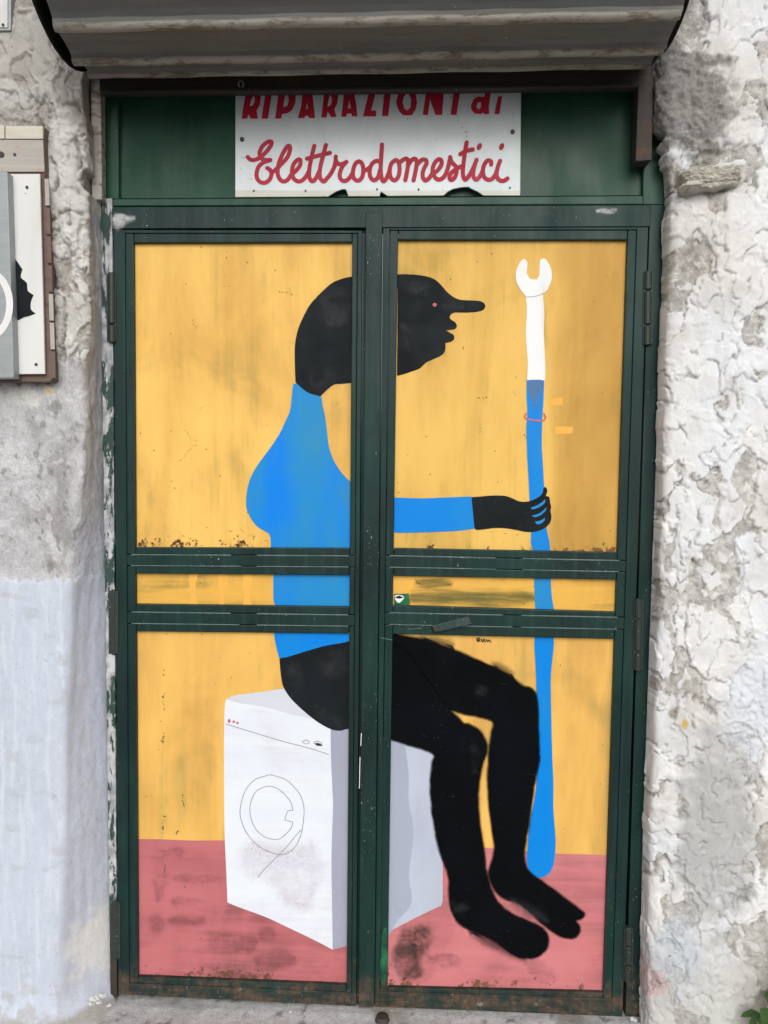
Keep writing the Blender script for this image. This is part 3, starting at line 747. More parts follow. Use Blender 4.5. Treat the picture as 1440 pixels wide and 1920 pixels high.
def build_right_wall():
    th = thing('plaster_wall', (1.5, FRONT, 0), 'rough white trowelled plaster wall right of the door with a bare stone showing', 'wall')
    zs = ZS
    tab = [(0, 1240), (130, 1232), (300, 1240), (380, 1246), (500, 1241), (700, 1235), (1050, 1222), (1300, 1213), (1600, 1203), (1750, 1200), (1900, 1198), (1960, 1197)]
    xa = curve_x(tab, zs, 0.0)
    xb = curve_x([(r, c+17) for r, c in tab], zs, FRONT+0.03)+0.005*perl(zs*8, zs*0+1.1, 5)
    rv = np.linspace(0, 1, 30)
    fr = np.concatenate([np.arange(0.0022, 0.36, 0.0024), 0.36+np.cumsum(np.linspace(0.004, 0.10, 44))])
    nr = len(rv); nu = nr+len(fr); nz = len(zs)
    P = np.zeros((nz, nu, 3))
    P[:, :nr, 0] = xa[:, None]*(1-rv)+xb[:, None]*rv; P[:, :nr, 1] = 0.000*(1-rv)+(FRONT+0.03)*rv
    P[:, nr:, 0] = xb[:, None]+fr[None, :]; P[:, nr:, 1] = FRONT+0.03-0.03*sst(fr, -0.05, 0.16)
    for k in (0, 1): P[..., k] = smooth_rows(P[..., k], 5)
    P[..., 2] = zs[:, None]
    Pn = normals(P)
    if Pn[..., 1].mean() > 0: Pn = -Pn
    uu = np.broadcast_to(np.concatenate([(rv-1)*0.11, fr])[None, :], (nz, nu))
    X = uu+4.0; Z = P[..., 2]; XX = P[..., 0]
    h, r1, r2, e1, e2, cr = trowel(X, Z, 71, 0.9)
    rev = 1-sst(uu, -0.03, 0.01)
    q1, q2, q3 = mottle(XX, Z, 300)
    hp_, plate, p1, line, crumb = plates(XX, Z, 500, 1.0, 0.11)
    H = 0.35*h*(1-0.6*rev)+1.15*hp_*(1-0.4*rev)+0.006*fbm(X*2.2, Z*1.6, 80, 2)
    cem = np.clip(blob(XX, Z, 1300, 190, 62, 95, 81, rag=0.7)+blob(XX, Z, 1255, 110, 30, 60, 82), 0, 1)
    H = H*(1-0.5*cem)+cem*(0.020+0.010*fbm(X*26, Z*26, 83, 4)+0.006*fbm(X*80, Z*80, 84, 3))
    sock = blob(XX, Z, 1330, 345, 62, 32, 85, rag=0.35)
    H = H-0.006*sock
    gv = groove(XX, Z, GROOVES_R, 1.9, 140)*sst(fbm(XX*26, Z*26, 106, 3), -0.25, 0.15)
    H = H-0.006*gv
    dent = blob(XX, Z, 1245, 250, 16, 22, 86, rag=0.3)
    H = H-0.03*dent
    lowrough = 1-sst(Z, zpx(1850), zpx(1560))
    H = H+lowrough*(0.004*fbm(X*40, Z*34, 87, 4))
    wr = blob(XX, Z, 1400, 1330, 46, 95, 88, rag=0.6)           # wrinkled, freshly smeared patch
    H = H+wr*0.006*np.abs(fbm(X*34, Z*40, 89, 3))
    ed = np.ones((nz, nu)); ed[:, :6] = np.linspace(0, 1, 6)
    P = P+Pn*(H*ed)[..., None]
    n1 = fbm(XX*6, Z*4, 91, 5); n2 = fbm(XX*20, Z*13, 92, 4)
    white, cool, grey, warm = C3(.785, .782, .775), C3(.765, .785, .81), C3(.415, .41, .40), C3(.57, .55, .52)
    Tp = lerp3(np.broadcast_to(white, P.shape), cool, sst(n1, -0.15, 0.25))
    Tp = lerp3(Tp, C3(.68, .67, .655), 0.7*sst(fbm(XX*13, Z*8, 98, 3), 0.05, 0.35))
    Tr_ = lerp3(np.broadcast_to(warm, P.shape), C3(.45, .435, .41), sst(fbm(XX*17, Z*13, 104, 4), -0.1, 0.3))
    Tr_ = lerp3(Tr_, C3(.68, .675, .66), 0.75*sst(crumb, 0.06, 0.22))
    Tr_ = lerp3(Tr_, C3(.24, .225, .20), 0.6*sst(-crumb, 0.16, 0.34))
    T = lerp3(Tr_, Tp, plate)
    T = lerp3(T, C3(.20, .19, .17), 0.58*line)
    T = lerp3(T, T*C3(.86, .845, .82), sst(fbm(XX*3.4, Z*2.4, 105, 4), 0.05, 0.35))
    gl = 1-sst(Z, zpx(1460), zpx(1250)); col_ = blob(XX, Z, 1340, 1560, 70, 180, 94, rag=0.7)
    T = lerp3(T, C3(.40, .40, .395), 0.8*col_)
    T = lerp3(T, C3(.44, .435, .41), 0.6*(1-sst(Z+0.05*fbm(XX*8, Z*8, 95, 3), zpx(1800), zpx(1640))))
    T = lerp3(T, C3(.33, .30, .24), 0.75*sst(XX, at(1360, 1850, FRONT).x, at(1440, 1850, FRONT).x)*(1-sst(Z+0.05*fbm(XX*8, Z*8, 96, 3), zpx(1880), zpx(1700))))
    T = lerp3(T, C3(.50, .36, .36), 0.75*blob(XX, Z, 1222, 1840, 38, 48, 97, rag=0.6))
    T = lerp3(T, C3(.66, .69, .74), 0.8*wr)
    T = lerp3(T, C3(.54, .59, .64), 0.7*blob(XX, Z, 1275, 1790, 45, 60, 99, rag=0.8))
    T = lerp3(T, C3(.19, .175, .155), 0.7*gv)
    T = lerp3(T, C3(.275, .262, .245), 0.92*cem)
    T = lerp3(T, C3(.10, .09, .08), 0.8*dent)
    T = lerp3(T, C3(.62, .40, .10), 0.9*blob(XX, Z, 1287, 1360, 5, 9, 100, rag=0.5))
    gs = blob(XX, Z, 1228, 1110, 6, 40, 101, rag=0.8)+blob(XX, Z, 1238, 560, 8, 60, 102, rag=0.9)+blob(XX, Z, 1246, 420, 8, 60, 103, rag=0.9)
    T = lerp3(T, C3(.035, .17, .09), 0.75*gs.clip(0, 1))
    rug = (1.0-0.72*plate*(1-cem))*(0.9+0.4*cem)
    grid_mesh('plaster', P, T, rug, WALLM, th)
    # the bare stone
    c = at(1332, 334, FRONT-0.005)
    bm = bmesh.new(); bmesh.ops.create_cube(bm, size=1)
    bmesh.ops.subdivide_edges(bm, edges=bm.edges[:], cuts=26, use_grid_fill=True)
    for v in bm.verts:
        p = v.co.copy()
        q = Vector((p.x*2, p.y*2, p.z*2)); ln = (abs(q.x)**5+abs(q.y)**5+abs(q.z)**5)**0.2
        q /= ln
        n = perl(np.array([q.x*2.2+3]), np.array([q.z*2.6+q.y]), 7)[0]; n2_ = perl(np.array([q.x*6+9]), np.array([q.z*6+q.y*3]), 8)[0]
        n3_ = perl(np.array([q.x*15+2]), np.array([q.z*9+q.y*4]), 9)[0]; n4_ = perl(np.array([q.x*34+2]), np.array([q.z*22+q.y*9]), 10)[0]
        q *= 1+0.17*n+0.10*n2_+0.06*n3_+0.025*n4_
        v.co = Vector((c.x+q.x*0.064+q.z*0.004, c.y+0.021+q.y*0.034, c.z+q.z*0.025+q.x*0.004))
    bmobj('stone', bm, STONE, th, smooth=False)
    return th

# ------------------------------------------------------------------ ground
def build_ground():
    def axis(c, fine, lo, hi, far):
        a = np.arange(lo, hi, fine); g = np.cumsum(np.geomspace(fine*1.4, far/3.2, 46))
        return np.concatenate([(lo-g)[::-1], a, hi+g])
    xs = axis(0.6, 0.006, -0.35, 1.55, 400); ys = axis(-0.2, 0.006, -0.55, 0.04, 400)
    ys = ys[ys < 0.30]
    X, Y = np.meshgrid(xs, ys)
    near = np.exp(-((X-0.6)/2.2)**2-((Y+0.1)/1.2)**2)
    Zz = -0.022+near*(0.004*fbm(X*9, Y*9, 201, 4)+0.0016*fbm(X*60, Y*60, 202, 3))
    Zz = Zz+0.030*np.exp(-np.clip(-Y-0.02, 0, 9)/0.03)*near*0.25
    P = np.stack([X, Y, Zz], -1)
    n = fbm(X*5, Y*7, 203, 5)
    T = lerp3(np.broadcast_to(C3(.50, .50, .50), P.shape), C3(.30, .29, .27), sst(n, 0.0, 0.35))
    T = lerp3(T, C3(.46, .40, .30), 0.7*sst(fbm(X*4, Y*4, 204, 3)+0.6*np.exp(-((X-0.62)/0.12)**2), 0.35, 0.6))
    T = lerp3(T, C3(.13, .12, .11), 0.7*sst(fbm(X*22, Y*22, 205, 4), 0.26, 0.36)*near)
    far = 1-near
    T = lerp3(T, C3(.24, .235, .225), 0.9*far)
    o = grid_mesh('pavement', P, T, np.ones(X.shape), WALLM, None)
    tag(o, 'worn pale concrete pavement and threshold at the foot of the door', kind='structure')
build_ground()
build_left_wall()
build_right_wall()

# ------------------------------------------------------------------ fixed door frame and transom
frame = thing('door_frame', (0.6, 0.02, 0.0), 'fixed green iron frame and transom panel around the painted double door', 'door frame')
prism('frame_post', [(187, 372), (210, 372), (219.5, 1872), (207, 1868)], 0.002, 0.05, POST, frame)
prism('frame_post', [(1219, 384), (1249, 384), (1201, 1908), (1173, 1908)], 0.002, 0.05, GREEN, frame)
prism('transom_rail', [(211, 388), (1219, 384.5), (1219, 424.5), (211, 428.5)], -0.001, 0.05, GREEN, frame)
prism('transom_sill', [(213, 373), (1206, 367), (1206, 383), (211, 386)], 0.008, 0.05, GREEN2, frame, bevel=0.002)
prism('transom_panel', [(222, 120), (1206, 110), (1206, 366), (222, 372)], 0.026, 0.034, GREEN2, frame, bevel=0)
prism('transom_stile', [(190, 120), (222, 120), (222, 373), (190, 373)], 0.010, 0.05, GREEN2, frame, bevel=0.002)
prism('transom_stile', [(1206, 110), (1249, 110), (1249, 383.5), (1206, 383.5)], 0.010, 0.05, GREEN2, frame, bevel=0.002)
prism('rebate', [(200, 425), (1226, 425), (1226, 434), (200, 434)], 0.040, 0.06, GREEN, frame, bevel=0)
prism('rebate', [(200, 434), (236, 434), (236, 1866), (204, 1866)], 0.040, 0.06, GREEN, frame, bevel=0)
prism('rebate', [(1205, 434), (1226, 434), (1180, 1906), (1160, 1906)], 0.040, 0.06, GREEN, frame, bevel=0)
paint('plaster_smear', [(213, 405), (226, 400), (246, 403), (255, 409), (238, 417), (228, 429), (214, 430)], 0, SMEAR_W, frame, base=-0.0015) if False else None
def flatsmear(name, px, Y, mat, parent, fringe=5, inset=1):
    global PANEL_Y
    s_ = PANEL_Y; PANEL_Y = Y
    o = spray(name, px, 0, mat, parent, fringe, inset); PANEL_Y = s_
    return o
flatsmear('plaster_smear', [(214, 405), (226, 401), (244, 404), (252, 409), (236, 417), (228, 427), (214, 428)], -0.0016, SMEAR_W, frame, 7, 2)
flatsmear('plaster_smear', [(1118, 395), (1140, 391), (1156, 393), (1150, 400), (1130, 399)], -0.0016, SMEAR_W, frame, 5, 1)

# ------------------------------------------------------------------ door leaves
def leaf_geometry(cols, rows, xl, xr):
    def colx(n, v):
        a, b = cols[n]; return a+(b-a)*(v-450)/1400
    def rowv(i, x):
        a, b = rows[i]; return a+(b-a)*(x-xl)/(xr-xl)
    def pt(n, i):
        x = colx(n, 1000.0)
        for _ in range(4):
            v = rowv(i, x); x = colx(n, v)
        return (x, v)
    return pt
def build_leaf(th, cols, rows, xl, xr, pmats):
    pt = leaf_geometry(cols, rows, xl, xr)
    last = len(rows)-1
    Q = lambda c0, c1, r0, r1: [pt(c0, r0), pt(c1, r0), pt(c1, r1), pt(c0, r1)]
    prism('stile', Q('L0', 'L1', 0, last), 0.0, 0.035, GREEN, th)
    prism('stile', Q('R1', 'R0', 0, last), 0.0, 0.035, GREEN, th)
    panels = []
    for (a, b) in ((0, 1), (4, 5), (8, 9), (12, 13)):       # flat rails
        q = Q('L1', 'R1', a, b)
        if a in (4, 8):
            q = [(q[0][0]+.6, q[0][1]+.8), (q[1][0]-.6, q[1][1]+.8), (q[2][0]-.6, q[2][1]-.8), (q[3][0]+.6, q[3][1]-.8)]
        prism('rail', q, 0.0012, 0.035, GREEN, th)
    for (o0, p0, p1, o1), pm in zip(((1, 2, 3, 4), (5, 6, 7, 8), (9, 10, 11, 12)), pmats):
        e = 0.7
        def shrink(q, dx=0.0, dy=e): return [(q[0][0]+dx, q[0][1]+dy), (q[1][0]-dx, q[1][1]+dy), (q[2][0]-dx, q[2][1]-dy), (q[3][0]+dx, q[3][1]-dy)]
        prism('glazing_bead', shrink(Q('L1', 'L2', o0, o1), 0.8), 0.0035, 0.03, GREEN, th, bevel=0.0022)
        prism('glazing_bead', shrink(Q('R2', 'R1', o0, o1), 0.8), 0.0035, 0.03, GREEN, th, bevel=0.0022)
        prism('glazing_bead', shrink(Q('L2', 'R2', o0, p0), 0, 0.5), 0.0042, 0.03, GREEN, th, bevel=0.0022)
        prism('glazing_bead', shrink(Q('L2', 'R2', p1, o1), 0, 0.5), 0.0042, 0.03, GREEN, th, bevel=0.0022)
        q = Q('L2', 'R2', p0, p1)
        big = [(q[0][0]-4, q[0][1]-4), (q[1][0]+4, q[1][1]-4), (q[2][0]+4, q[2][1]+4), (q[3][0]-4, q[3][1]+4)]
        panels.append(prism('panel', big, PANEL_Y, PANEL_Y+0.004, pm, th, bevel=0))
    # bright arrises along the two middle rails: wear plus highlights put into the colour
    for r in (4, 5, 8, 9):
        a, b = pt('L1', r), pt('R1', r)
        for (t0, t1) in ((0.02, 0.49+random.uniform(-.04, .06)), (0.57, 0.97)):
            p = [(a[0]+(b[0]-a[0])*t, a[1]+(b[1]-a[1])*t) for t in (t0, t1)]
            prism('rail_edge', [(p[0][0], p[0][1]-0.8), (p[1][0], p[1][1]-0.8), (p[1][0], p[1][1]+0.7), (p[0][0], p[0][1]+0.7)], 0.0006, 0.01, GREEN_EDGE, th, bevel=0)
    return panels, pt
COLS_L = dict(L0=(213, 222), L1=(234, 242), L2=(251, 259.5), R2=(659.6, 649), R1=(671, 660), R0=(679, 668))
ROWS_L = [(431, 432), (437, 437), (455.5, 454.5), (1025.6, 1027), (1040, 1042), (1060.5, 1063), (1076, 1079), (1132, 1137),
          (1147.5, 1153), (1169, 1174), (1184.5, 1188.6), (1831, 1847), (1844, 1861), (1866, 1886)]
COLS_R = dict(L0=(718, 703.5), L1=(730, 712), L2=(747, 727.5), R2=(1176, 1131), R1=(1194, 1149), R0=(1215, 1169))
ROWS_R = [(427.5, 426), (431, 430.5), (450, 450), (1027, 1035), (1042, 1051), (1063.5, 1072), (1080.5, 1087.5), (1134.5, 1147),
          (1149, 1157.5), (1171, 1180), (1189.6, 1199), (1852, 1862), (1860, 1873), (1889, 1906)]
leafL = thing('door_leaf', tuple(at(450, 1876, 0.02)), 'left leaf of the green double door, painted with a white washing machine', 'door')
leafR = thing('door_leaf', tuple(at(950, 1897, 0.02)), 'right leaf of the green double door, painted with a long-nosed face and wrench', 'door')
(pL1, pL2, pL3), ptL = build_leaf(leafL, COLS_L, ROWS_L, 250, 650, (YEL_L, YEL_M, YEL_B))
(pR1, pR2, pR3), ptR = build_leaf(leafR, COLS_R, ROWS_R, 740, 1160, (YEL_R, YEL_M, YEL_B))
prism('meeting_strip', [(686, 397), (717, 397), (701.5, 1889), (672.5, 1889)], -0.006, 0.0, GREEN, leafR, bevel=0.0018)
prism('meeting_strip', [(681, 432), (717, 430), (703, 1887), (669, 1887)], 0.014, 0.035, GREEN, leafR, bevel=0)

def C(zoom, x0, y0):      # points read off an enlarged part of the photograph
    return lambda *p: [((x0+q[0]/zoom, y0+q[1]/zoom) if len(q) == 2 else (x0+q[0]/zoom, y0+q[1]/zoom, 'c')) for q in p]

CHIP = M('chipped_to_old_green', 0.7).col((0.10, 0.095, 0.05, 1)).mat
def chips(name, lines, width, Y, mat, parent):
    """little runs of flecks where the paint has come off"""
    for ln in lines:
        V, F = [], []
        for a, b in zip(ln, ln[1:]):
            n = max(2, int(math.hypot(b[0]-a[0], b[1]-a[1])/2.2))
            for k in range(n):
                if random.random() < 0.3: continue
                t = (k+random.random())/n
                x, y = a[0]+(b[0]-a[0])*t+random.gauss(0, 0.9), a[1]+(b[1]-a[1])*t+random.gauss(0, 0.9)
                r = width*random.uniform(0.25, 0.75); an = random.uniform(0, 6.28); el = random.uniform(1, 2.6)
                base = len(V)
                for q in range(6):
                    c, d = el*r*math.cos(q*math.pi/3), r*math.sin(q*math.pi/3)*random.uniform(.6, 1.2)
                    V.append(at(x+c*math.cos(an)-d*math.sin(an), y+c*math.sin(an)+d*math.cos(an), Y-0.00001*k))
                F.append(tuple(range(base+5, base-1, -1)))
        if F:
            o = meshobj(name, V, F, mat, parent); o['kind'] = 'stuff'
            for p in o.data.polygons:
                if p.normal.y > 0: p.flip()
# --- left leaf, upper panel
paint('painted_head', [(672, 518.5, 'c'), (659.7, 518.7), (646.7, 521), (630, 526.7), (616.7, 535), (596.7, 554), (580, 573), (566.7, 598), (558, 620),
      (553.7, 641.7), (552.5, 660), (553, 691.7), (553.7, 708), (555, 718), (566.7, 731), (580, 739.5), (600, 744, 'c'), (613, 731), (626.7, 721), (638, 720), (659.7, 718), (672, 717.5, 'c')], 2, BLACK, pL1)
paint('painted_torso', [(550, 720, 'c'), (556.5, 719.5), (567, 729), (580, 737.5), (600, 743.2), (603.3, 746.7), (605, 760), (609, 778), (613.3, 810), (615, 826.7), (618.3, 843), (626.7, 865),
      (638.3, 883), (650, 896.7), (658.3, 903.7), (672, 914, 'c'), (672, 1036, 'c'), (507, 1036, 'c'), (507.5, 1025), (507, 1008), (503.3, 1000), (493, 994), (481.7, 986.7), (470, 971.7), (462.5, 955), (461.3, 940),
      (464, 915), (471.7, 891.7), (483, 871.7), (496.7, 853), (510, 835), (525, 811.7), (536.7, 786.7), (543, 771.7), (546, 756.7), (547.5, 736.7)], 3, BLUE, pL1)
for st_ in ([(575, 700), (610, 690), (630, 720), (600, 735)], [(600, 560), (640, 545), (650, 600), (615, 610)]):
    spray('scuff', st_, 3.5, SCUFF, pL1, 16, 4)
# --- left leaf, narrow panel
paint('painted_torso', [(512.6, 1070, 'c'), (670, 1070, 'c'), (670, 1146, 'c'), (524, 1146, 'c'), (515.6, 1134), (512.8, 1124), (512.4, 1100)], 2, BLUE, pL2)
paint('paint_drip', [(357, 1072), (372, 1072), (368, 1090), (366, 1110), (370, 1140), (356, 1140), (358, 1112), (355, 1095)], 1, ORANGE, pL2)
paint('paint_drip', [(412, 1074), (424, 1076), (428, 1098), (421, 1112), (420, 1140), (410, 1140), (414, 1114), (409, 1098)], 1, ORANGE, pL2)
paint('paint_drip', [(458, 1076), (472, 1078), (472, 1096), (468, 1112), (472, 1140), (456, 1140), (459, 1112), (455, 1098)], 1, ORANGE, pL2)
# --- left leaf, lower panel
paint('painted_floor', [(246, 1573, 'c'), (300, 1573.5), (360, 1576), (420, 1575.7), (470, 1577), (666, 1580, 'c'), (664, 1860, 'c'), (246, 1850, 'c')], 1, PINK, pL3)
z5 = C(5.143, 400, 1170); z6 = C(5.143, 400, 1430)
paint('painted_machine_front', [(424, 1311, 'c'), (440, 1310), (497, 1318), (560, 1330), (619.7, 1340, 'c'), (619.9, 1380), (620.7, 1423), (623.6, 1489), (624.5, 1508), (623, 1550), (621.6, 1595), (621.6, 1644), (623.4, 1751), (623.6, 1780.5, 'c'),
      (585, 1760.5), (536, 1737), (497, 1719), (445, 1700), (426.5, 1692, 'c'), (424.5, 1640), (421, 1560), (420, 1480), (420, 1400), (421, 1330)], 2, WHITE_P, pL3)
paint('painted_machine_top', [(425, 1311, 'c'), (434, 1306), (445, 1303), (500, 1296), (533, 1291), (620, 1284, 'c'), (622, 1360, 'c'), (590.5, 1349), (544, 1339), (497, 1325.5), (448.6, 1318)], 3, WHITE_T, pL3)
paint('painted_machine_side', [(619.7, 1340, 'c'), (664, 1340, 'c'), (660, 1769, 'c'), (649, 1774), (623.6, 1780.5, 'c'), (623.4, 1751), (621.6, 1644), (621.6, 1595), (623, 1550), (624.5, 1508), (623.6, 1489), (620.7, 1423), (619.9, 1380)], 2, GREY_P, pL3)
spray('machine_smudge', [(462, 1578), (500, 1590), (560, 1592), (588, 1586), (590, 1660), (575, 1700), (540, 1690), (500, 1650), (465, 1640)], 2.5, SMEAR_RED, pL3, 26, 4)  # pale smudge on the machine front
stroke('drawn_line', [z5((125, 965), (300, 1020), (500, 1080), (700, 1140), (900, 1190), (1115, 1258)),
      [(507, 1452.4), (536, 1462), (557.5, 1482.5), (568, 1504), (570, 1527), (565, 1562), (553.6, 1587.5), (536, 1601), (516.7, 1601), (487.5, 1588.5), (464, 1564), (451.5, 1535), (451, 1511.7), (460, 1482.5), (478, 1462), (507, 1452.4)],
      [(549, 1519.5), (544, 1502), (526, 1482.5), (505, 1474), (481.7, 1482.5), (471, 1502), (468.5, 1523), (476, 1548.6), (491, 1566), (509, 1573.5), (526, 1572), (545, 1554), (549, 1541.4, 'c'), (533.8, 1537.3, 'c'), (539, 1520.4, 'c'), (549, 1519.5)],
      z6((845, 650), (790, 710), (700, 820), (600, 920), (490, 1030), (430, 1105)),
      [(567, 1391), (573.6, 1387.5), (580, 1391), (574, 1395), (567, 1391)], [(588, 1392.5), (595, 1389.5), (603, 1394), (596, 1398), (588, 1392.5)]], 0.95, coat(5), PENCIL, pL3)
paint('painted_knob', z5((985, 1150), (1010, 1148), (1040, 1160), (1050, 1175), (990, 1170)), 6, INK, pL3)
for (x, y, rx, ry) in ((429.7, 1351.8, 2.6, 3.6), (438.3, 1353.2, 2.3, 2.4), (445.3, 1355.6, 2.3, 2.3)):
    paint('painted_light', [(x+rx*math.cos(t), y+ry*math.sin(t)) for t in np.linspace(0, 2*math.pi, 9)[:-1]], 5, PRED, pL3)
paint('painted_hip', [(524, 1235, 'c'), (540, 1230), (575, 1219.5), (612, 1209), (649, 1203), (668, 1201, 'c'), (668, 1368, 'c'), (651, 1367), (637, 1370), (620, 1367), (594.5, 1353), (567, 1331), (544, 1308), (531, 1286.7), (526.4, 1263)], 5, BLACK, pL3)
paint('painted_torso', [(514, 1180, 'c'), (648, 1180, 'c'), (654, 1190), (654.7, 1197), (649, 1203.8), (612, 1210.3), (575, 1220.6), (540, 1231.4), (523.5, 1234, 'c'), (516.7, 1207), (514, 1188.5)], 6, BLUE_S, pL3)
for (x, y, rx, ry) in ((352, 1692, 30, 7), (352, 1726, 34, 9), (292, 1732, 12, 18), (300, 1650, 12, 40), (440, 1770, 46, 18), (500, 1752, 16, 14), (370, 1648, 40, 8), (520, 1800, 40, 12), (320, 1600, 24, 8)):
    spray('dark_smear', [(x+rx*math.cos(t)*random.uniform(.75, 1.1), y+ry*math.sin(t)*random.uniform(.7, 1.1)) for t in np.linspace(0, 2*math.pi, 11)[:-1]], 1.5, SMEAR, pL3, 13, 1)
# chips of the old colour on the yellow
chips('paint_chip', [[(306, 1255), (307, 1268)], [(308, 1300), (305, 1316), (309, 1330)], [(307, 1375), (304, 1390), (307, 1396)], [(308, 1530), (305, 1560)], [(272, 1492), (278, 1496)], [(340, 1488), (345, 1512)],
       [(333, 1555), (331, 1565)], [(310, 1620), (308, 1636)], [(345, 1660), (347, 1664)], [(376, 1756), (380, 1760)], [(402, 1222), (404, 1225)], [(468, 1223), (469, 1225)]], 2.0, coat(2.2), CHIP, pL3)
chips('paint_chip', [[(360, 597), (366, 604)], [(362, 606), (370, 614), (364, 618)], [(535, 636), (550, 643)], [(520, 546), (560, 554)], [(347, 803), (358, 822), (371, 830), (356, 842), (343, 860), (330, 868)],
       [(374, 765), (396, 759)], [(425, 992), (432, 996), (440, 994)], [(447, 990), (458, 998)], [(462, 1003), (476, 1007)], [(408, 537), (430, 536)], [(545, 538), (546, 555)], [(435, 1005), (440, 1012)]], 0.9, coat(4), CHIP, pL1)

for st_ in ([(540, 1250), (560, 1245), (566, 1290), (548, 1290)], [(590, 1320), (630, 1345), (640, 1362), (610, 1352)], [(600, 1225), (640, 1220), (645, 1260), (610, 1262)]):
    spray('scuff', st_, 6.5, SCUFF, pL3, 14, 4)
# --- right leaf, upper panel
z7 = C(6.0, 720, 480)
paint('painted_face', z7((155, 198, 1), (156, 205), (260, 205), (400, 215), (500, 235), (580, 270), (650, 335), (700, 395), (780, 460), (860, 492), (950, 498), (1070, 505), (1125, 530), (1140, 566), (1115, 607), (1040, 628),
      (910, 637), (800, 635), (755, 655), (740, 690), (760, 720), (800, 745), (820, 785), (802, 820), (750, 830), (695, 835, 1), (740, 862), (785, 890), (788, 935), (750, 965), (690, 978, 1), (692, 1020), (685, 1070), (650, 1115),
      (580, 1150), (480, 1195), (420, 1250), (380, 1275), (280, 1310), (165, 1345), (145, 1338, 1), (150, 950)), 2, BLACK, pR1)
paint('painted_eye', [(815+3.8*math.cos(t), 571.5+3.5*math.sin(t)) for t in np.linspace(0, 2*math.pi, 11)[:-1]], 3, PRED, pR1)
z8 = C(4.235, 720, 860); z9 = C(4.8, 920, 460)
paint('painted_wrench_handle', [(987.7, 710, 'c'), (1020.5, 710, 'c'), (1020, 725), (1019, 751.7), (1017, 785), (1016, 835), (1017.5, 860), (1020.3, 912), (1022, 950), (1024.6, 988.7), (1029.3, 1011), (1031.7, 1030.5), (1032.5, 1046, 'c'), (1000, 1046, 'c'), (998.6, 1030), (995, 1016), (995.8, 999), (992.7, 935.5),
      (991.5, 907), (988.6, 860), (987.7, 835), (986.7, 801.7), (988.7, 772.5), (987, 737)], 2, BLUE_S, pR1)
paint('painted_wrench_shaft', [(986, 552, 'c'), (1017.5, 547, 'c'), (1019, 565), (1020.6, 589), (1019.6, 622.5), (1020.6, 647.5), (1022, 679), (1022.2, 708), (1020.5, 713.5, 'c'), (1012, 712), (996, 712), (988.3, 713, 'c'), (989.6, 679), (987, 647.5), (986, 618), (987.7, 585)], 3, WRENCH, pR1)
paint('painted_wrench_jaw', z9((300, 122), (325, 145), (330, 175), (325, 255, 1), (355, 303, 1), (415, 308, 1), (438, 270, 1), (443, 145), (462, 122), (490, 122), (520, 160), (548, 230), (547, 310), (510, 400), (468, 435), (405, 460), (340, 465), (315, 455), (270, 400), (232, 330), (226, 250), (245, 190), (270, 145)), 4, WRENCH, pR1)
stroke('drawn_line', [[(989, 556.6), (1000, 556), (1012, 553), (1018, 550)]], 1.1, coat(5), GREY_P, pR1)
spray('ochre_overlay_patch', [(1050, 470), (1110, 452), (1190, 440), (1190, 1040), (1040, 1040), (1050, 900), (1046, 700), (1070, 560)], 0.5, OCHRE, pR1, 34, 16)  # darker ochre over the right third of the panel, fading at its outline
spray('undercoat_patch', z9((330, 1225), (470, 1225), (450, 1330), (420, 1400), (405, 1480), (385, 1400), (345, 1330)), 3, SMEAR_G, pR1, 4, 1)
stroke('painted_ring', [z9((328, 1508), (308, 1530), (320, 1560), (400, 1576), (470, 1576), (494, 1550), (478, 1515))], 3.0, coat(4), PRED, pR1)
paint('painted_sleeve', z8((50, 308, 1), (85, 308), (300, 315), (500, 308), (694, 300, 1), (705, 380), (720, 555, 1), (600, 572), (400, 582), (130, 590), (85, 582), (50, 575, 1)), 3, BLUE_S, pR1)
paint('painted_hand', z8((695, 306, 1), (780, 299), (860, 293), (960, 295), (1020, 315), (1080, 340), (1150, 338), (1220, 310), (1258, 275), (1268, 232), (1285, 228), (1297, 255), (1285, 297, 1), (1312, 305), (1320, 350), (1328, 385), (1322, 415), (1330, 460), (1318, 510), (1270, 555),
      (1200, 580), (1120, 580), (1050, 565), (960, 552), (880, 550), (800, 560), (735, 565), (718, 548, 1)), 4, BLACK, pR1)
for pts in (((1166, 390, 1), (1210, 373), (1250, 348), (1279, 323, 1), (1278, 348), (1250, 375), (1210, 395), (1175, 402)), ((1172, 452, 1), (1220, 440), (1260, 415), (1290, 386, 1), (1285, 410), (1255, 440), (1220, 460), (1190, 462)), ((1198, 500, 1), (1240, 492), (1279, 469, 1), (1272, 495), (1245, 515), (1215, 520))):
    paint('painted_finger_gap', z8(*pts), 5, BLUE, pR1)
paint('paint_patch', [(1028, 750), (1036, 747), (1055, 745), (1055, 759), (1040, 761), (1028, 757)], 1, ORANGE, pR1, sm=False)
paint('paint_patch', [(1041, 800), (1058, 799), (1074, 801), (1073, 812), (1052, 814), (1041, 812)], 1, ORANGE, pR1, sm=False)
spray('paint_drip', [(1041, 560), (1046, 570), (1042, 610), (1034, 630), (1033, 690), (1040, 730), (1041, 748), (1036, 748), (1034, 720), (1028, 690), (1030, 620), (1038, 600)], 1, ORANGE, pR1, 2, 1) if False else None
chips('paint_chip', [[(868, 651), (870, 654)], [(892, 748), (914, 745)], [(900, 800), (904, 818)], [(978, 810), (987, 820)], [(962, 733), (968, 740)], [(893, 995), (898, 997)], [(916, 996), (922, 1000)], [(944, 995), (948, 1000)], [(966, 1000), (972, 1004)], [(852, 715), (862, 716)]], 1.2, coat(2), CHIP, pR1)
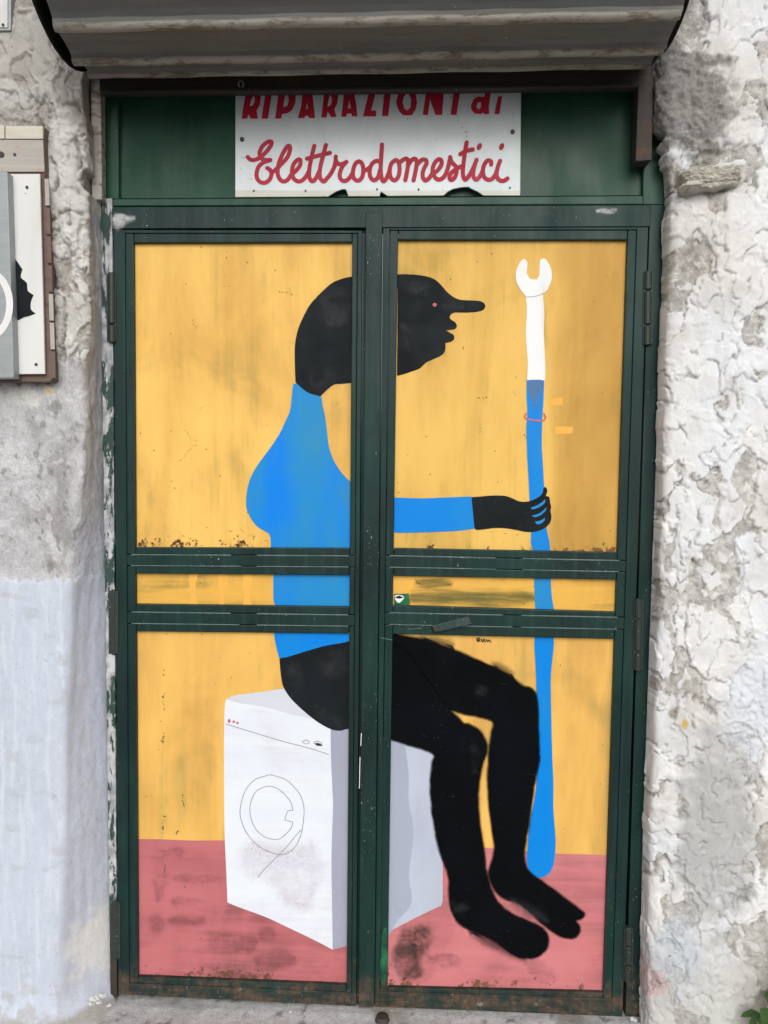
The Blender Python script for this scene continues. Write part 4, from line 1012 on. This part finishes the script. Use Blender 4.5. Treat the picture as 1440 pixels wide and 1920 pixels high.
for st_ in ([(750, 610), (775, 625), (790, 655), (765, 660)], [(830, 570), (870, 568), (880, 578), (840, 582)], [(760, 530), (800, 535), (800, 550), (765, 545)]):
    spray('scuff', st_, 5, SCUFF, pR1, 14, 4)
# --- right leaf, narrow panel
paint('painted_wrench_handle', [(1001, 1078, 'c'), (1033, 1078, 'c'), (1033, 1090), (1035, 1120), (1038.8, 1142), (1039.5, 1152, 'c'), (1004, 1152, 'c'), (1003.3, 1141), (1001.5, 1090)], 2, BLUE, pR2)
spray('undercoat_patch', [(775, 1112), (840, 1106), (905, 1112), (985, 1112), (1000, 1126), (930, 1136), (840, 1134), (775, 1132)], 1, SMEAR_GD, pR2, 14, 4)
spray('undercoat_patch', [(780, 1090), (830, 1086), (846, 1098), (800, 1104)], 1, SMEAR_GD, pR2, 14, 4)
# --- right leaf, lower panel
za = C(4.235, 720, 1160); zb = C(3.6, 720, 1460)
paint('painted_floor', [(715, 1580, 'c'), (860, 1586), (906, 1589), (928.8, 1591), (985, 1596), (1043, 1600.5), (1100, 1602), (1160, 1604.5, 'c'), (1150, 1880, 'c'), (712, 1868, 'c')], 1, PINK_R, pR3)
paint('painted_machine_side', [(722, 1375, 'c'), (820, 1410, 'c'), (812, 1440), (812, 1500), (826, 1580), (829.9, 1616), (829.9, 1690, 'c'), (827, 1698, 'c'), (775.5, 1722.5), (727, 1748), (714, 1754, 'c')], 2, GREY_P2, pR3)
spray('painted_machine_shade', [(720, 1382), (752, 1388), (764, 1450), (764, 1500), (774, 1560), (764, 1640), (770, 1690), (745, 1722), (716, 1735)], 2.3, GREY_P3, pR3, 3, 1)
paint('painted_wrench_handle', [(1003, 1188, 'c'), (1036, 1188, 'c'), (1038.8, 1205), (1036.4, 1231), (1033, 1266), (1033, 1301.7), (1035, 1396), (1037.6, 1467), (1037.5, 1515.5), (1040.8, 1557), (1042, 1585), (1038, 1621), (1028, 1639), (1010, 1646),
      (995, 1637.8), (988, 1618), (989.4, 1585), (993.6, 1540.5), (1003, 1493), (1006, 1460), (1007, 1396), (1005.7, 1301.7), (1004.5, 1254.5), (1002, 1212)], 3, BLUE_S, pR3)
spray('painted_leg', [(720, 1186, 'c'), (737.7, 1187), (755.4, 1193), (791, 1199), (814.5, 1206), (843, 1216.7), (873.5, 1228.5), (902, 1241.5), (928, 1253), (954, 1267.5), (970, 1280), (982, 1288.7), (994, 1291), (1003.3, 1299), (1006.4, 1311), (1007.6, 1339.5), (1009, 1396), (1010, 1427), (1003.3, 1455),
      (999, 1488), (991, 1543), (985, 1576.7), (982.5, 1599), (984, 1621), (995, 1638), (1020, 1656), (1053, 1682), (1084, 1704.5), (1095, 1714), (1089.4, 1722.5), (1078, 1724), (1068.6, 1720), (1081, 1731), (1086, 1743), (1078, 1756), (1061.7, 1758.6), (1042, 1750), (1020, 1733.6), (992, 1707), (970, 1690.6), (950.6, 1686.4),
      (934, 1675), (922.8, 1657), (918.6, 1637.8), (924, 1615.6), (928, 1593), (925.6, 1568), (918.6, 1524), (916, 1467), (918, 1420), (922, 1384), (926.6, 1357, 'c'), (920.7, 1350), (899.5, 1344), (866.4, 1336), (840.4, 1329.5), (800, 1330), (720, 1340, 'c')], 4, BLACK_S, pR3, 7.0, 2.6)
spray('painted_leg', [(720, 1200, 'c'), (760, 1222), (800, 1275), (840.4, 1329.5), (857, 1344), (870, 1358, 'c'), (883, 1360.7), (899.5, 1372.5), (909, 1389), (911.7, 1408), (906.5, 1427), (899.5, 1450.4), (896, 1480), (895, 1500), (896.4, 1524), (902, 1565.6), (906.7, 1599), (911.7, 1640.6), (920, 1668), (931, 1690.6), (950.5, 1708.6), (975.5, 1722.5), (1006, 1735),
      (1024, 1749), (1027, 1768), (1020, 1783.6), (1000.5, 1794.7), (978, 1794.7), (959, 1786), (931, 1765.6), (886.7, 1744.7), (861.7, 1731), (847.8, 1710), (843.6, 1682), (843.6, 1654), (839.4, 1632), (827, 1599), (817, 1557), (810, 1510), (808, 1480), (808.5, 1462), (813, 1431.5), (815.6, 1415), (798, 1405.6), (767, 1396), (720, 1382, 'c')], 5.5, BLACK_S, pR3, 7.0, 2.6)
spray('overspray', [(790, 1196), (830, 1202), (850, 1214), (820, 1208)], 3.4, BLACK_O, pR3, 16, 4)
spray('overspray', [(925, 1246), (950, 1256), (962, 1268), (940, 1262)], 3.4, BLACK_O, pR3, 16, 4)
spray('overspray', [(880, 1745), (940, 1772), (985, 1798), (930, 1778)], 3.4, BLACK_O, pR3, 16, 4)
for st_ in ([(890, 1290), (905, 1288), (912, 1300), (898, 1304)], [(850, 1690), (880, 1700), (870, 1716), (850, 1708)], [(960, 1690), (1010, 1705), (1030, 1730), (990, 1720)], [(880, 1400), (900, 1420), (890, 1450)]):
    spray('scuff', st_, 6.5, SCUFF, pR3, 14, 4)
stroke('signature', [[(894, 1198), (899, 1196), (897, 1203), (894, 1199), (900, 1202)], [(902, 1198), (905, 1204), (907, 1198), (910, 1204)], [(912, 1199), (914, 1203), (917, 1200), (920, 1204)]], 2.0, coat(4), INK, pR3)
spray('dark_smear', [(745, 1765), (760, 1740), (775, 1760), (785, 1800), (790, 1830), (745, 1832), (738, 1800)], 1.6, SMEAR_D, pR3, 14, 5)
spray('dark_smear', [(770, 1745), (800, 1740), (810, 1770), (790, 1790), (775, 1775)], 1.7, SMEAR_D, pR3, 18, 6)
spray('dark_smear', [(805, 1795), (850, 1790), (860, 1806), (830, 1812)], 1.6, SMEAR, pR3, 12, 1)
spray('dark_smear', [(985, 1800), (1015, 1805), (1040, 1830), (1000, 1826)], 1.6, SMEAR, pR3, 14, 1)
flatsmear('green_smear', [(716, 1760), (724, 1740), (726, 1800), (724, 1842), (714, 1838)], 0.0030, SMEAR_B, leafR, 3, 0.5)

# --- ironmongery
def hinge(parent, xc, rows, Y, r=0.0095):
    for (v0, v1) in rows:
        a, b = at(xc(v0), v0, Y), at(xc(v1), v1, Y)
        cyl('hinge_knuckle', (a.x, Y+0.004, a.z), (b.x, Y+0.004, b.z), r, HINGE, parent)
    v0, v1 = rows[0][0], rows[-1][1]
    prism('hinge_plate', [(xc(v0)-9, v0+2), (xc(v0)+9, v0+2), (xc(v1)+9, v1-2), (xc(v1)-9, v1-2)], -0.0035, 0.0, HINGE, parent, bevel=0.0008)
hinge(leafL, lambda v: 208.5+(v-512)*0.004, ((511, 607), (610, 642)), -0.006)
hinge(leafL, lambda v: 212.5, ((1106, 1168), (1171, 1228)), -0.004, 0.006)
hinge(leafL, lambda v: 216.5, ((1690, 1760), (1763, 1800)), -0.004, 0.006)
hinge(leafR, lambda v: 1216-(v-508)*0.012, ((508, 543), (546, 608), (611, 647)), -0.006)
hinge(leafR, lambda v: 1198-(v-1123)*0.012, ((1123, 1159), (1162, 1220), (1223, 1258)), -0.006)
hinge(leafR, lambda v: 1179-(v-1739)*0.012, ((1739, 1772), (1775, 1808), (1811, 1842)), -0.006)
LOCKG = paint_mat('bright_green_paint', L(20, 120, 72), L(24, 100, 64), L(150, 160, 140), True, 0.5, 0.45)
LATCH = green_mat('green_enamel_latch', (0.03, 0.055, 0.053, 1), (0.04, 0.07, 0.066, 1), (0.075, 0.11, 0.105, 1))
lk = prism('lock_plate', [(739, 1114), (766, 1113), (769, 1133), (739, 1134)], 0.0125, 0.0155, LOCKG, leafR, bevel=0.0006)
paint('escutcheon', [(739.5, 1118), (745, 1115.5), (752, 1116), (758, 1120), (753, 1127), (748, 1130.5), (743, 1127)], 0, WRENCH, lk, base=0.0119)
paint('keyhole', [(740, 1119.4), (747, 1117.6), (750, 1116.4), (752, 1118.6), (757, 1120.2), (750, 1122.2), (745, 1122)], 0, HOLE, lk, base=0.0114)
prism('latch_bar', [(810, 1173.5), (878, 1156), (885, 1170), (816, 1186)], -0.010, -0.0015, LATCH, leafR, bevel=0.0016)
disc('latch_pivot', 817, 1178.5, 5.0, -0.010, RAILD, leafR, 0.003)
for ln in ([(737, 1170), (760, 1172), (776, 1170)], [(765, 1180), (790, 1178)], [(715, 1196), (735, 1200)]):
    stroke('scratch', [ln], 1.4, -0.0006, GREEN_EDGE, leafR)
for ln in ([(677.5, 1375), (676.5, 1398)], [(675, 1420), (673.8, 1478)]):
    stroke('bare_line', [ln], 1.3, -0.0064, WRENCH, leafR)

# ------------------------------------------------------------------ shop sign in the transom
sign = thing('shop_sign', tuple(at(708, 366, 0.006)), 'white sign with red lettering above the double door, chipped along its lower edge', 'sign')
SY = 0.004
sp = [(441.5, 140), (976.5, 140), (977, 172), (975.4, 366.5), (906.8, 366.5), (895.5, 359), (881, 352), (879, 350), (864, 351), (849.4, 354), (840, 359), (832, 366.5), (726.7, 367.2), (714, 359), (711.6, 367.8), (653, 367.8), (649, 355), (641.7, 354.6), (629.8, 359), (615, 368.4), (441, 369.5)]
prism('sign_board', sp, SY, SY+0.006, SIGNM, sign, bevel=0.0008)
def letter(name, outer, hole=None):
    Y = SY-0.0005
    tr_loops = [outer]+([hole] if hole else [])
    paint(name, [tuple(p) for p in outer], 0, REDL, sign, base=Y, sm=False, holes=([hole] if hole else ()))
letter('letter', [(453, 222.5), (456, 201), (460, 179), (463, 160), (484, 160), (489, 170), (489, 182), (487.5, 196), (481, 207.5), (484, 222.5), (470, 222.5), (465.6, 214), (463.7, 222.5)], [(468, 199), (471, 187), (475, 180), (478, 183), (477, 192), (473.7, 198)])
letter('letter', [(490, 222.5), (496, 186), (500, 160), (512, 160), (509.4, 177.5), (502.5, 222.5)])
letter('letter', [(515.6, 222.5), (517.5, 210), (524, 160), (545, 160), (553, 168), (554.4, 181), (553.7, 192.5), (548.7, 205), (540, 212), (529.4, 213.7), (527, 222.5)], [(530.6, 201.5), (532.5, 191), (535, 178), (540, 176), (541.5, 189), (538.7, 198)])
letter('letter', [(558.7, 221.5), (565, 197.5), (568, 160), (584, 160), (586, 179), (589.4, 210), (590.6, 221.5), (580, 221.5), (577.5, 217.5), (572.5, 217.5), (570.6, 221.5)], [(573.7, 204), (575.6, 193), (578, 204)])
letter('letter', [(602.5, 220.5), (606, 190), (609, 160), (628, 160), (633, 168), (633.7, 181), (632.4, 194), (627, 205), (631, 219.5), (620.5, 219.5), (614.5, 209), (612, 220.3)], [(613.8, 200), (616.6, 185), (619, 178), (622, 182.4), (622, 191.7), (619, 198)])
letter('letter', [(639.7, 219), (643, 195), (646, 160), (660, 160), (664, 177), (668, 195.6), (670, 218.3), (660, 218.3), (658.8, 212.8), (651, 212.8), (649, 219)], [(652, 203), (655, 188), (658, 203)])
letter('letter', [(680.6, 218.3), (689, 185), (691, 175), (678.6, 176), (679, 162), (706, 160), (703, 180), (695.8, 207), (705.6, 207.5), (705, 218.3)])
letter('letter', [(716, 217.6), (719.5, 185), (722, 160), (734, 160), (732.7, 176), (728, 217.6)])
letter('letter', [(743, 190), (744.6, 199.6), (748.5, 208.8), (756.4, 216.4), (772, 216.4), (779, 206), (782, 193), (780, 178.5), (775, 166), (763, 160), (752, 165), (746, 178.5)], [(755, 191.7), (757, 182), (761, 176), (766, 176), (771, 186), (769.6, 201), (764, 207.5), (757.7, 203.5)])
letter('letter', [(792.6, 215.6), (797, 185), (800, 160), (813, 160), (820.5, 178), (823, 160), (835, 160), (832, 176), (829, 215.6), (816.4, 215.6), (806, 186), (802.5, 215.6)])
letter('letter', [(844.7, 215.6), (849, 185), (853, 160), (865, 160), (862.6, 173), (856, 215.6)])
letter('letter', [(883, 198), (887.6, 186.4), (895.5, 181), (904.8, 181.5), (908, 182), (913, 158), (925, 158), (920.6, 173), (916.6, 199.6), (917.3, 214), (907.4, 214), (906, 211), (900.8, 214), (890, 212.8), (884, 206)], [(893, 201), (895.5, 192), (901.5, 191.7), (902, 199.6), (898, 205.5)])
letter('letter', [(927, 213.6), (930, 197), (933.8, 181), (941.7, 180), (939.7, 193), (936.4, 214)])
SCRIPT = [
 [(464.4, 294.4), (468.7, 298.7), (476, 300), (487.5, 295.5), (500, 283.7), (508, 272.5), (508.7, 266), (502.5, 266), (492.5, 273.7), (487, 285), (488, 294), (495, 299.5), (507, 300)],
 [(505, 301), (495, 304), (485, 312.5), (481, 326), (483.7, 337.5), (493.7, 343), (503.7, 338.7), (508.7, 328.7), (507.5, 320), (501, 315)],
 [(510, 323.7), (517.5, 317.5), (527.5, 307.5), (538.7, 295), (543.7, 281), (542.5, 273.7), (537.5, 276), (528.7, 291), (522.5, 307.5), (520.6, 321), (522.5, 332.5), (530, 340), (538.7, 337.5), (546, 327.5)],
 [(545, 328.7), (555, 320), (562.5, 310), (563, 300), (557.5, 300), (550, 308.7), (547.5, 321), (550, 333.7), (558.7, 340), (567.5, 337.5), (576, 327.5), (580, 318)],
 [(589.4, 273.5), (585, 291), (580, 316), (580, 332.5), (585.6, 340), (592.5, 333.7), (599, 320)],
 [(611, 272), (606, 291), (600, 316), (600, 332.5), (606, 340), (610, 338), (620.5, 325), (628.5, 309)],
 [(575.5, 297.5), (596, 292), (618.5, 286.5)],
 [(627, 311), (629, 303), (629.5, 293.5)],
 [(630, 302), (634, 307), (641.7, 307.5), (649.5, 303.5)],
 [(648, 305), (641.5, 313), (637, 326), (638.4, 335), (645, 339.4), (653.5, 335.5), (661.5, 323.6)],
 [(673.3, 302.5), (666.7, 306.4), (662, 319.6), (662.8, 332.8), (670.7, 338.8), (678.6, 332.8), (681.2, 318.3), (678.6, 306.4), (673.3, 302.5)],
 [(681, 321), (686.5, 318.6), (693, 314)],
 [(713, 303), (705, 301.8), (697, 307.8), (693, 319.6), (695, 332.8), (702.3, 338), (709, 331.5), (712.5, 318.3)],
 [(716.2, 271), (714.5, 298.5), (713.8, 318.3), (715.5, 334), (719.5, 340), (726, 331.5), (731, 317)],
 [(742, 300), (734, 306.4), (730.7, 319.6), (732.7, 332.8), (740, 338), (747.2, 330), (749.2, 315.7), (747.2, 303.8), (742, 300)],
 [(750, 304.5), (756.4, 299), (763, 297.5), (765.2, 304), (763.7, 318.3), (760, 337.5)],
 [(765.8, 309), (772.5, 299.5), (778.9, 298), (781.5, 305), (778.9, 322.3), (775.4, 338)],
 [(781.8, 309), (790.7, 299.8), (798, 299.8), (799.9, 306), (796, 314), (792.8, 323), (793, 332.8), (798, 338.3), (804.5, 334), (811, 324)],
 [(811, 326), (820.3, 319.6), (827.6, 309), (827, 299.8), (821, 299.2), (813.7, 307.8), (811, 321), (815, 331.5), (823, 336.8), (832.2, 331.5), (838.8, 318.3), (844, 296)],
 [(844, 294.5), (847, 304), (854.6, 312), (856, 322.3), (853.3, 331.5), (846.7, 337.4), (842.8, 332.8), (845.4, 325), (853.3, 318.3), (864, 312)],
 [(875, 267), (871.8, 285.3), (869, 307.8), (867.8, 325), (871.8, 336.8), (879.7, 328.9), (887.6, 314.4), (891, 306)],
 [(863, 289), (874.4, 283), (886.5, 280)],
 [(893.6, 299.5), (889, 314.4), (887.3, 328.9), (893, 336.8), (900.8, 328.9), (905, 320)],
 [(921, 308.5), (920.6, 302.5), (914, 301), (907.4, 310.4), (905.4, 323.6), (910, 334), (919.3, 336.8), (927.2, 330), (932, 319)],
 [(937.8, 301.5), (933, 314.4), (931.2, 328.9), (936.4, 337.4), (944.4, 338.8), (951.5, 334.5)],
]
stroke('script_lettering', [dict(p=q, w=8.0) for q in SCRIPT], 7.3, SY-0.0004, REDL, sign, 5)
for (x, y) in ((898.8, 274.8), (940.4, 275)):
    paint('letter', [(x+4.8*math.cos(t)+1.6*math.sin(-t), y+6.6*math.sin(t)) for t in np.linspace(0, 2*math.pi, 13)[:-1]], 0, REDL, sign, base=SY-0.0005)
for (x, y, r) in ((454, 261.5, 4.2), (961, 247.5, 4.2), (476, 358, 1.7), (573, 358, 1.7), (707, 355, 1.7), (785, 355.5, 1.7), (956, 352.5, 1.7)):
    disc('screw', x, y, r, SY, SCREW, sign, 0.0025)

# ------------------------------------------------------------------ rolled-up shutter
sh = thing('roller_shutter', (0.62, -0.19, 2.5), 'rolled-up grey steel roller shutter hanging over the sign and door', 'shutter')
RC = Vector((0, -0.187, 2.505)); RR = 0.232; PITCHS = 0.0965
xl_, xr_ = at(166, 140, -0.10).x, at(1219, 134, -0.10).x
da = 2*math.asin(PITCHS/2/RR)
tilt = math.radians(0.85)
def ring(a, r): return (RC.y - r*math.sin(a), RC.z - r*math.cos(a))     # a = 0 at the bottom, grows towards the street
def slat_mesh(a0, x0, x1):
    """one slat: a shallow channel between two round beads, bent along the roll"""
    prof = []
    for t, dr in ((0.08, 0.002), (0.11, 0.000), (0.15, -0.006), (0.28, -0.0085), (0.5, -0.0085), (0.72, -0.007), (0.86, -0.005), (0.90, 0.001), (0.93, 0.002)):
        p0, p1 = ring(a0, RR), ring(a0+da, RR)
        y, z = p0[0]+(p1[0]-p0[0])*t, p0[1]+(p1[1]-p0[1])*t
        n = Vector((0, y-RC.y, z-RC.z)).normalized()
        prof.append((y+n.y*dr, z+n.z*dr))
    V, F = [], []; NX = 24
    back = [((y-RC.y)*0.985+RC.y, (z-RC.z)*0.985+RC.z) for y, z in reversed(prof)]
    loop = prof+back; n = len(loop)
    for i in range(NX+1):
        x = x0+(x1-x0)*i/NX; w_ = 0.0012*math.sin(i*1.7+a0*9)*(0 < i < NX)
        for (y, z) in loop: V.append((x, y, z+w_+(x-0.6)*math.tan(tilt)))
    for i in range(NX):
        for j in range(n): F.append((i*n+j, i*n+(j+1) % n, (i+1)*n+(j+1) % n, (i+1)*n+j))
    F.append(tuple(range(n))); F.append(tuple(reversed(range(NX*n, NX*n+n))))
    return V, F
A0 = math.radians(-23.5)-da
for k in range(13):
    a = A0+da*k
    jitter = random.uniform(-0.006, 0.006)
    V, F = slat_mesh(a, xl_+jitter, xr_+jitter)
    sl_ = meshobj('slat', V, F, SLAT, sh)
    y, z = ring(a+da, RR)
    Vb, Fb = [], []; NB = 12
    n = Vector((0, y-RC.y, z-RC.z)).normalized(); t_ = Vector((0, -n.z, n.y))
    for i in range(25):
        x = xl_+jitter+0.002+(xr_-xl_-0.004)*i/24; w_ = 0.001*math.sin(i*1.3+k)
        for j in range(NB):
            q = 2*math.pi*j/NB
            o_ = n*(0.0095*math.cos(q)-0.001)+t_*(0.0105*math.sin(q))
            Vb.append((x, y+o_.y, z+o_.z+w_+(x-0.6)*math.tan(tilt)))
    for i in range(24):
        for j in range(NB): Fb.append((i*NB+j, i*NB+(j+1) % NB, (i+1)*NB+(j+1) % NB, (i+1)*NB+j))
    Fb.append(tuple(reversed(range(NB)))); Fb.append(tuple(range(24*NB, 25*NB)))
    meshobj('slat_bead', Vb, Fb, BEAD, sl_, smooth=True)
for (x0, x1, pr) in ((xl_-0.022, xl_-0.016, RR-0.007), (xr_+0.003, xr_+0.016, RR-0.014)):
    V, F = [], []; n = 40
    for x in (x0, x1):
        for i in range(n):
            y, z = ring(2*math.pi*i/n, pr); V.append((x, y, z+(x-0.6)*math.tan(tilt)))
    for i in range(n): F.append((i, (i+1) % n, n+(i+1) % n, n+i))
    F.append(tuple(range(n))); F.append(tuple(reversed(range(n, 2*n))))
    meshobj('end_plate', V, F, PLATE, sh)
cyl('axle', (xl_-0.09, RC.y, RC.z), (xr_+0.09, RC.y, RC.z), 0.05, DARKM, sh, 20)
# curtain end and bottom bar over the transom
prism('bottom_bar', [(186, 146), (1200, 128), (1200, 161), (186, 172)], -0.040, -0.012, DARKM, sh, bevel=0.003)
prism('bar_lip', [(188, 168.5), (1196, 157.5), (1196, 163), (188, 174.5)], -0.052, -0.040, DARKM, sh, bevel=0.0015)
hk = at(452, 158, -0.055)
V = []
hp = [Vector((hk.x+0.006*math.cos(t), -0.056-0.002*math.sin(t), hk.z+0.007*math.sin(t))) for t in np.linspace(-1.2, 4.2, 14)]
for i in range(len(hp)-1): pass
bm = bmesh.new()
rings_ = []
for i, p in enumerate(hp):
    d = (hp[min(i+1, 13)]-hp[max(i-1, 0)]).normalized(); q = d.to_track_quat('Z', 'Y')
    rings_.append([bm.verts.new(p+q @ Vector((0.0018*math.cos(j*math.pi/3), 0.0018*math.sin(j*math.pi/3), 0))) for j in range(6)])
for a, b in zip(rings_, rings_[1:]):
    for j in range(6): bm.faces.new((a[j], a[(j+1) % 6], b[(j+1) % 6], b[j]))
bm.faces.new(list(reversed(rings_[0]))); bm.faces.new(rings_[-1])
bmesh.ops.recalc_face_normals(bm, faces=bm.faces)
bmobj('hook', bm, RAILM, sh, smooth=True)
g1 = prism('guide_rail', [(170, 148), (189, 148), (191, 374), (172, 374)], -0.026, 0.0, RAILM, sh, bevel=0.002)
g1['label'] = 'guide rail end with flaked cream paint and rust'
g2 = prism('guide_rail', [(1198, 122), (1226, 122), (1222, 300), (1192, 302)], -0.034, 0.006, RAILD, sh, bevel=0.002)
g2['label'] = 'dark brown rusty guide rail end'
prism('dark_cover', [(120, 30), (1300, 10), (1240, 150), (160, 160)], -0.008, 0.0, DARKM, sh, bevel=0)

# ------------------------------------------------------------------ boards on the left wall
bb = thing('backing_board', tuple(at(40, 712, -0.10)), 'rusty brown backing board with cream tiles on top, on the left wall', 'board')
prism('board', [(-330, 236), (81, 236), (98, 712), (92, 716), (-330, 712)], -0.112, -0.075, BROWNB, bb, bevel=0.002)
prism('upper_plank', [(-330, 262), (80.5, 262), (83, 322), (-330, 322)], -0.116, -0.112, GREYB, bb, bevel=0.001)
for (a, b) in ((-330, -210), (-208, -100), (-98, 8), (10, 80)):
    prism('tile', [(a, 236), (b, 236), (b, 260), (a, 260)], -0.118, -0.112, TILE, bb, bevel=0.0012)
disc('rust_stain', 3, 290, 5, -0.116, RAILD, bb, 0.003)
disc('screw', 28, 290, 2.6, -0.116, SCREW, bb, 0.002)
for i in range(7):
    v = 335+i*54; x = 83+(v-330)*0.036
    prism('edge_brick', [(x, v), (x+8, v), (x+9.5, v+50), (x+1.6, v+50)], -0.115, -0.112, (GREYB if i in (0, 4, 5) else BROWNB), bb, bevel=0.001)
ws = thing('white_sheet', tuple(at(55, 702, -0.124)), 'white plastic sheet with a torn black patch, screwed on the rusty backing board', 'panel')
prism('sheet', [(-300, 327), (74.5, 326), (84, 701), (-300, 704)], -0.124, -0.1185, WHITE_SH, ws, bevel=0.0008)
paint('black_patch', [(20, 480), (29, 486), (42, 505, 1), (39, 520), (50, 530), (52, 545), (63, 553, 1), (58, 566), (58, 580), (67, 588, 1), (45, 595), (20, 594)], 0, BLACK, ws, base=-0.1246)
for (x, y) in ((51, 351.5), (68, 683.5)): disc('screw', x, y, 2.7, -0.124, SCREW, ws, 0.002)
zs_ = thing('zinc_sign', tuple(at(0, 709, -0.15)), 'grey galvanised sign box with a white painted letter, over the white sheet', 'sign')
prism('sign_box', [(-300, 322), (13.5, 322), (26, 709), (-300, 712)], -0.150, -0.1255, ZINC, zs_, bevel=0.0012)
stroke('letter', [[(-26+44*math.cos(t), 571+62*math.sin(t)) for t in np.linspace(-2.6, 2.6, 19)]], 13, -0.1506, WHITE_L, zs_, 4)
prism('lower_trim', [(-300, 676), (24.5, 675), (25.5, 707), (-300, 710)], -0.1514, -0.150, ZINC, zs_, bevel=0.0004)
tl = thing('wall_plaque', tuple(at(0, 58, -0.095)), 'corner of a white plaque with a grey rim high on the wall at top left', 'sign')
prism('plaque_rim', [(-240, -120), (21, -120), (20, 57), (-240, 60)], -0.100, -0.082, ZINC, tl, bevel=0.0015)
prism('plaque_face', [(-232, -112), (15, -112), (14, 51), (-232, 54)], -0.1025, -0.100, WHITE_SH, tl, bevel=0.0006)
disc('screw', 6, 47, 2.4, -0.1025, SCREW, tl, 0.002)

# ------------------------------------------------------------------ small things on the ground
for (px, py, r, Y, lb) in ((1187, 1911, 6, -0.03, 'white plaster crumb lying at the foot of the right door post'),
                           (204, 1885, 4.5, -0.04, 'white plaster crumb lying at the bottom left corner of the left door leaf'),
                           (545, 1897, 3.2, -0.03, 'tiny pale plaster crumb on the pavement below the painted washing machine')):
    p = at(px, py, Y)
    tag(lump_obj('plaster_crumb', Vector((p.x, p.y, max(p.z, -0.018))), r*0.00125, LUMP), lb, 'rubble', 'plaster crumbs on the pavement')
fb = thing('floor_bolt', tuple(at(717, 1892, -0.03)), 'dark rusty bolt socket in the pavement under the meeting of the two leaves', 'bolt')
p = at(717, 1894, -0.035)
_b = bmesh.new(); bmesh.ops.create_cone(_b, cap_ends=True, segments=16, radius1=0.019, radius2=0.015, depth=0.012)
bmesh.ops.translate(_b, vec=(p.x, -0.035, -0.012), verts=_b.verts); bmobj('socket', _b, RAILD, fb)
_b = bmesh.new(); bmesh.ops.create_cone(_b, cap_ends=True, segments=12, radius1=0.007, radius2=0.006, depth=0.016)
bmesh.ops.translate(_b, vec=(p.x, -0.035, -0.008), verts=_b.verts); bmobj('pin', _b, SCREW, fb)

weed = thing('weed', tuple(at(1445, 1905, -0.13)), 'green weed growing at the foot of the right wall in the bottom corner', 'plant')
_g = M('weed_leaf', 0.5, 0.35); LEAF = _g.col(_g.mix(_g.noise((40, 40, 40), 1, 3), (0.035, 0.085, 0.02, 1), (0.07, 0.14, 0.035, 1))).mat
STEM = M('weed_stem', 0.6).col((0.06, 0.10, 0.03, 1)).mat
wb = at(1448, 1925, -0.13); wb.z = -0.02
random.seed(3)
for i in range(26):
    an = random.uniform(0, 2*math.pi); ht = random.uniform(0.05, 0.20); rd = random.uniform(0.015, 0.06)
    base = wb+Vector((math.cos(an)*rd*0.5, math.sin(an)*rd*0.35, ht))
    d = Vector((math.cos(an), math.sin(an)*0.6-0.3, random.uniform(-0.2, 0.6))).normalized()
    ln = random.uniform(0.03, 0.06); wd = ln*0.26
    side = d.cross(Vector((0, 0, 1))).normalized(); up = side.cross(d)
    V, F = [], []
    for k in range(7):
        t = k/6; wv = wd*math.sin(math.pi*min(t*0.95+0.05, 1))**0.8*(1+0.2*math.sin(k*3))
        c = base+d*ln*t-Vector((0, 0, 0.4*ln*t*t))
        V += [c+side*wv+up*wv*0.35, c, c-side*wv+up*wv*0.35]
    for k in range(6):
        F += [(3*k, 3*k+1, 3*k+4, 3*k+3), (3*k+1, 3*k+2, 3*k+5, 3*k+4)]
    meshobj('leaf', V, F, LEAF, weed, smooth=True)
    if i % 3 == 0: cyl('stem', wb, base, 0.0018, STEM, weed, 6)
